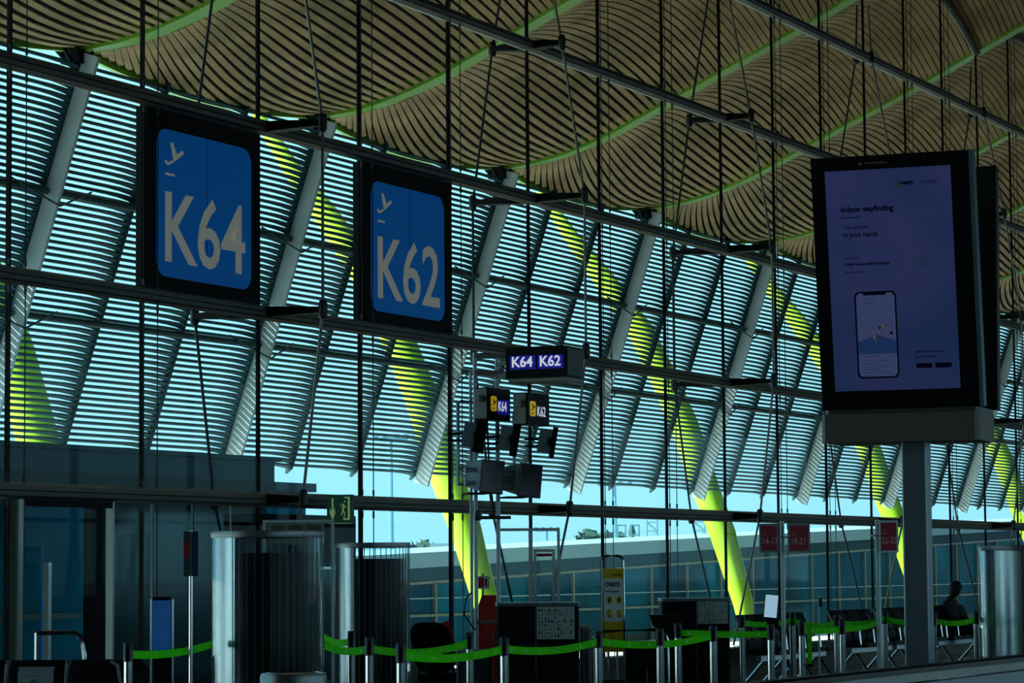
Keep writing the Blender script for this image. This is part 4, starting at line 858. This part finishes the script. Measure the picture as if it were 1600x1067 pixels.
# ------------------------------------------------------------------ seats
def seat_unit(parent, x, w=.60, paper=False, strip=False, h=.98):
    b = MB(); n = 8
    prof_ = [(.06,.50),(.0,.53),(-.02,.60),(.03,.78),(.10,h-.04),(.12,h)]
    def ring(i):
        y, z = prof_[i]; ww = w/2-.02-.012*(i == 5)
        return [(x-ww, y+.015, z), (x-ww+.04, y-.02, z), (x+ww-.04, y-.02, z), (x+ww, y+.015, z), (x+ww-.03, y+.05, z), (x-ww+.03, y+.05, z)]
    b.sweep(prof_, ring); s1 = b.build('backrest', LEATH, parent, smooth=True)
    b = MB(); b.cbox(x-w/2+.025, x+w/2-.025, -.45, .05, .46, .52, .03); b.build('seat', LEATH, parent)
    for s_ in (-1, 1): MB().tube([(x+s_*(w/2-.005), .11+.03, h-.01), (x+s_*(w/2-.005), .07, .83), (x+s_*(w/2-.005), .02, .62), (x+s_*(w/2-.005), .05, .50)], .016, 8).build('side_rail', GREY, parent, smooth=True)
    if strip: 
        b = MB(); b.sweep([0,1,2], lambda i: [(x-.06, (.098,.03,-.015)[i]-.035, (h-.06,.80,.64)[i]), (x+.06, (.098,.03,-.015)[i]-.035, (h-.06,.80,.64)[i]), (x+.06, (.098,.03,-.015)[i]-.03, (h-.06,.80,.64)[i]), (x-.06, (.098,.03,-.015)[i]-.03, (h-.06,.80,.64)[i])]); b.build('notice_strip', mat('strip_taupe', (.07,.065,.06), .6), parent)
    return s1
def bench(loc, rz, n, lbl, strips=(0,), h=.98, grp='rows of black seats', name='seat_row'):
    w = .60; t = thing(name, lbl, 'seats', loc, rz, grp)
    for i in range(n): seat_unit(t, (i-(n-1)/2)*w, w, strip=(i in strips), h=h)
    L = n*w/2; MB().box(-L, L, -.22, -.14, .38, .45).build('beam', mat('beam_steel', (.35,.38,.40), .3, .8), t)
    for x_ in (-L+.25, L-.25):
        MB().tube([(x_,-.18,.40),(x_-.0,-.02,.22),(x_,.16,.03)], .022, 8).build('leg', CHROME, t); MB().tube([(x_,-.18,.40),(x_,-.42,.03)], .022, 8).build('leg', CHROME, t)
        MB().tube([(x_,-.46,.025),(x_,.20,.025)], .02, 8).build('foot_bar', CHROME, t)
    for i in range(n+1):
        x_ = -L+i*w; MB().tube([(x_,.03,.62),(x_,-.10,.70),(x_,-.34,.70),(x_,-.36,.50)], .013, 6).build('armrest', CHROME, t)
    return t
def bp(px, py, Y):
    d = atY(px, py, Y); return d
rowlab = ['row of black seats beside the tablet stand, leftmost of the rear rows', 'row of black seats right of the tall 14-17 sign post', 'row of black seats left of the 22-25 sign post', 'row of black seats cut by the display pole', 'row of black seats with a seated person, nearest the steel drum']
RY = 13.6
for i, (pa, pb_) in enumerate(((1166, 1212), (1226, 1259), (1306, 1371), (1381, 1434), (1448, 1512))):
    xa = atY(pa, 945, RY).x; xb = atY(pb_, 945, RY).x; L = xb-xa; n = max(2, round(L/.60)); c = (xa+xb)/2
    bench((c, RY, 0), 0, n, rowlab[i], strips=tuple(range(0, n, 2)))
    last = (c, n)
# front left row
Zb = 24.0; mm = Zb/FPX; c0 = gp(53, Zb); t = thing('seat_row', 'row of black leather seat backs at the bottom left corner', 'seats', gp(100, Zb), A, 'rows of black seats')
hs = zp(100, 1031, Zb); wz = 94*mm
for i in range(-1, 3):
    xc = (10+94*i+47-100)*mm
    if i < 2: s1 = seat_unit(t, xc, wz, h=hs)
    if i == 0:
        yf = lambda z: .08-(hs-.04-z)*.07/(hs-.82) if z > .78 else .01-(.78-z)*.28
        zt1, zt2 = hs-.055, .62
        b = MB(); b.sweep([0,1,2], lambda i: [(xc+a_*.15, yf((zt1,.78,zt2)[i])-c_, (zt1,.78,zt2)[i]) for a_, c_ in ((-1,.010),(1,.010),(1,.004),(-1,.004))]); pn = b.build('notice_paper', PAPER, t, label='pale paper notice headed info covid 19')
        upv = Vector((0, yf(zt1)-yf(.80), zt1-.80)).normalized(); FP = frame((xc, yf(zt1-.075)-.014, zt1-.075), (1,0,0), upv)
        text('info | covid 19', .020, INK, FP @ Matrix.Translation((-.085,0,0)), pn, sx=.82)
        for a_, c_ in (((-.035,-.10),(.035,-.10)),((.035,-.10),(0,-.045)),((0,-.045),(-.035,-.10))): MB().tube([FP @ Vector((*a_,0)), FP @ Vector((*c_,0))], .0035, 4).build('triangle_side', INK, pn)
        poly([(-.004,-.09),(.004,-.09),(.004,-.065),(-.004,-.065)], INK, FP, pn, 'exclamation_mark')
MB().box(-1.1, .75, -.22, -.14, .38, .45).build('beam', _mat['beam_steel'], t)
for x_ in (-.8, .4): MB().tube([(x_,-.18,.40),(x_,.16,.03)], .022, 8).build('leg', CHROME, t); MB().tube([(x_,-.18,.40),(x_,-.42,.03)], .022, 8).build('leg', CHROME, t)
g = gp(219, Zb); t = thing('seat_row', 'single black seat turned sideways at the end of the bottom left row', 'seats', g, A+1.0, 'rows of black seats'); seat_unit(t, 0, .42, h=hs); MB().box(-.2,.2,-.22,-.14,.38,.45).build('beam', _mat['beam_steel'], t); MB().tube([(0,-.18,.4),(0,-.1,0)], .03, 8).build('leg', CHROME, t)

# ------------------------------------------------------------------ seated person in the last row
def skin(name, J, E, mt, parent):
    me = bpy.data.meshes.new(name); me.from_pydata([j[0] for j in J], E, []); ob = bpy.data.objects.new(name, me); COL.objects.link(ob)
    md_ = ob.modifiers.new('skin', 'SKIN'); sv = me.skin_vertices[0].data
    for i, j in enumerate(J): r = j[1]; sv[i].radius = r if isinstance(r, tuple) else (r, r)
    sv[0].use_root = True; sb = ob.modifiers.new('sub', 'SUBSURF'); sb.levels = 2; sb.render_levels = 2
    dg = bpy.context.evaluated_depsgraph_get(); m2 = bpy.data.meshes.new_from_object(ob.evaluated_get(dg)); bpy.data.objects.remove(ob)
    m2.materials.clear(); m2.materials.append(mt); m2.shade_smooth(); o = bpy.data.objects.new(name, m2); COL.objects.link(o); o.parent = parent; return o
pc = atY(1482, 940, RY); t = thing('person', 'person in dark clothes seated in the last seat row, head bowed over the lap', 'person', (pc.x, RY, 0), 0)
DC = mat('dark_clothes', (.008,.009,.011), .85); SK = mat('skin_tone', (.045,.022,.015), .7, spec=.1)
J = [((0,-.05,.60),(.17,.13)),((0,-.03,.80),(.16,.12)),((0,-.02,.98),(.19,.12)),((0,-.03,1.07),(.08,.07)),((0,-.06,1.13),.055),
     ((.21,-.03,1.02),.065),((.26,-.10,.80),.05),((.16,-.30,.70),.04),((-.21,-.03,1.02),.065),((-.26,-.10,.80),.05),((-.16,-.30,.70),.04),
     ((.10,-.12,.58),.09),((.12,-.48,.58),.075),((.12,-.50,.30),.055),((.12,-.50,.08),.04),((.12,-.62,.04),.035),
     ((-.10,-.12,.58),.09),((-.12,-.48,.58),.075),((-.12,-.50,.30),.055),((-.12,-.50,.08),.04),((-.12,-.62,.04),.035)]
E_ = [(0,1),(1,2),(2,3),(3,4),(2,5),(5,6),(6,7),(2,8),(8,9),(9,10),(0,11),(11,12),(12,13),(13,14),(14,15),(0,16),(16,17),(17,18),(18,19),(19,20)]
skin('body', J, E_, DC, t)
hm = Matrix.Translation((0,-.11,1.23)) @ Matrix.Rotation(.35, 4, 'X')
b = MB(); seg = 16; rngs = []
hp = [(-.13,.02),(-.11,.055),(-.07,.078),(-.02,.09),(.03,.095),(.08,.085),(.115,.05),(.13,.01)]
b.m = hm; b.lathe([(r, z) for z, r in hp], seg); b.v = [v for v in b.v]; hd = b.build('head', SK, t, smooth=True)
for s_ in (-1, 1):
    b = MB(); b.m = hm; pad(b, (s_*.092, .01, 0), .012, .022, .032, n=8); b.build('ear', SK, hd, smooth=True)
    b = MB(); b.m = hm; pad(b, (s_*.033, -.083, .01), .014, .008, .008, n=8); b.build('eye', INK, hd, smooth=True)
b = MB(); b.m = hm; b.add([(0,-.082,.01),(-.016,-.088,-.035),(.016,-.088,-.035),(0,-.112,-.03)], [(0,1,3),(0,3,2),(1,2,3)]); b.build('nose', SK, hd)
b = MB(); b.m = hm; b.box(-.022,.022,-.080,-.072,-.066,-.058); b.build('mouth', mat('lip', (.06,.02,.02), .6), hd)
b = MB(); b.m = hm; b.lathe([(.0,.145),(.055,.13),(.098,.085),(.108,.03)], seg); b.lathe([(.108,.03),(.104,-.04),(.085,-.09)], seg//2, a0=.0, a1=PI); b.build('hair', mat('dark_hair', (.005,.004,.004), .7), t, smooth=True)
for s_ in (-1, 1):
    J = [((s_*.16,-.30,.70),(.035,.02)),((s_*.11,-.37,.68),(.038,.018))]; E_ = [(0,1)]
    for i in range(4):
        a = -.5+i*.33; L = (.045,.055,.058,.048)[i]; p0 = Vector((s_*.11+(i-1.5)*.018, -.385, .68)); J += [(tuple(p0), .009), (tuple(p0+Vector((0,-L*.6,-.012))), .008), (tuple(p0+Vector((0,-L*.8,-.04))), .007)]; k = 2+3*i; E_ += [(1,k),(k,k+1),(k+1,k+2)]
    k = len(J); J += [((s_*.13-s_*.05,-.34,.685), .011), ((s_*.13-s_*.075,-.37,.675), .009)]; E_ += [(0,k),(k,k+1)]
    skin('hand', J, E_, SK, t)

# ------------------------------------------------------------------ tablet stand, slim pole, floor clutter at right
Zk = 24.6; mm = Zk/FPX; g = gp(1204, Zk); t = thing('tablet_stand', 'black stand holding a tilted pale lit tablet beside the 14-17 sign', 'tablet stand', g, A-.1)
zc = zp(1204, 947, Zk); b = MB(); Rm = Matrix.Translation((0,-.03,zc)) @ Matrix.Rotation(.10, 4, 'Y') @ Matrix.Rotation(-.1, 4, 'X')
b.box(-11*mm, 11*mm, -.01, .01, -19*mm, 19*mm, Rm); b.build('tablet', PLAST, t); poly([(-9.8*mm,-17.5*mm),(9.8*mm,-17.5*mm),(9.8*mm,17.5*mm),(-9.8*mm,17.5*mm)], mat('tablet_lit', (.2,.3,.36), .2, emit=(.32,.52,.66), es=.75), Rm @ FR(0,-.01,0), t, 'screen', .002, 0)
MB().tube([(0,.02,0),(0,.02,zc-.05)], .02, 8).build('pole', PLAST, t); MB().lathe([(0,0),(.15,0),(.15,.015),(0,.03)], 18).build('base', PLAST, t); MB().box(-.04,.06,.0,.06,zc-.2,zc-.09).build('holder', PLAST, t)
Zk = 33.0; mm = Zk/FPX; g = gp(1278, Zk); t = thing('slim_pole', 'thin pale pole with a small black box standing between the seat rows', 'pole', g, A)
h = zp(1278, 931, Zk); MB().tube([(0,0,0),(0,0,h)], 1.3*mm, 8).build('tube', ALU, t); MB().box(1.5*mm, 5*mm, -.02, .03, h-17*mm, h-3*mm).build('box', BLACK, t); MB().lathe([(0,0),(.13,0),(.13,.012),(0,.02)], 18).build('base', STEEL, t)

# ------------------------------------------------------------------ moving walkway balustrade
zr_ = 1.12
def onz(px, py, z): d = ray(px, py); return EYE + d*((z-1.6)/d.z)
q1, q2 = onz(1210, 1062, zr_), onz(1590, 1023, zr_); dv = (q2-q1).normalized(); ang = math.atan2(dv.y, dv.x)
t = thing('moving_walkway', 'moving walkway balustrade with black handrail and glass side, bottom right', 'walkway', (q1.x, q1.y, 0), ang)
L0, L1_ = -6, 40
b = MB(); b.sweep([0,1], lambda i: [((L0,L1_)[i], a, c) for a, c in ((-.04,zr_-.035),(.04,zr_-.035),(.045,zr_-.01),(.03,zr_),(-.03,zr_),(-.045,zr_-.01))]); b.build('handrail', mat('handrail_rubber', (.006,.006,.007), .4), t)
b = MB(); b.box(L0, L1_, -.035, .035, zr_-.075, zr_-.035); b.build('rail_profile', GREY, t); b = MB(); b.box(L0, L1_, -.028, .028, zr_-.15, zr_-.085); b.build('rail_profile', mat('rail_teal', (.06,.09,.09), .35, .5), t)
x = L0
while x < L1_: MB().box(x+.01, x+1.19, -.008, .008, .22, zr_-.15).build('glass_panel', mat('balustrade_glass', (.25,.36,.36), .08, .0, noise=.3, scale=1.5), t); x += 1.2
b = MB(); b.box(L0, L1_, -.10, .35, 0, .22); b.build('skirt', STEEL, t); MB().box(L0, L1_, -1.3, -.10, 0, .05).build('tread', DKGREY, t)
for i, (px, s, mt_, wl) in enumerate(((1395, '', PAPER, .35), (1445, '', PAPER, .35), (1520, '14-21', PAPER, .4), (1572, '22', PAPER, .25))):
    a = onz(px, 1055, zr_-.32); u = (a-Vector((q1.x,q1.y,a.z))).dot(dv)
    pn = MB().box(u-wl, u+wl, -.012, -.009, zr_-.42, zr_-.235).build('sticker', mat('sticker_grey', (.42,.5,.5), .5), t)
    if s: text(s, .05, INK, FR(u-.12, -.0135, zr_-.36), pn, sx=1.0)
a = onz(1597, 1052, zr_-.3); u = (a-Vector((q1.x,q1.y,a.z))).dot(dv); MB().box(u-.08, u+.3, -.016, -.013, zr_-.42, zr_-.27).build('green_sticker', mat('sticker_green', (.08,.35,.03), .5), t)

# ------------------------------------------------------------------ things by the left door
dl, dr = atY(26, 900, D-.05), atY(172, 900, D-.05)
t = thing('door_1', None, None, (dl.x, D-.06, 0)); tag(t, kind='structure')
MB().box(-.05,.02,-.05,.05,.0,Z3-.08).build('door_post', mat('door_alu', (.26,.32,.31), .35, .6), t); MB().box(dr.x-dl.x-.03, dr.x-dl.x, -.04,.04,0,Z3-.08).build('door_post', _mat['door_alu'], t)
MB().box(0, dr.x-dl.x, -.03,.03,Z3-.14,Z3-.08).build('door_head', BLACK, t); MB().box(.35, .40, -.10,-.04,.7,1.7).build('pull_handle', CHROME, t)
Zh = 25.3; mm = Zh/FPX; g = gp(118, Zh); t = thing('hand_rail', 'curved chrome handrail end behind the bottom left seats', 'rail', g, A)
zh = zp(115, 988, Zh); MB().tube([(-60*mm,0,zh),(0,0,zh),(7*mm,0,zh-.03),(12*mm,0,zh-.1),(15*mm,0,zh-.25),(15*mm,0,0)], .022, 8).build('tube', CHROME, t, smooth=True); MB().tube([(-60*mm,0,0),(-60*mm,0,zh)], .02, 8).build('post', CHROME, t)
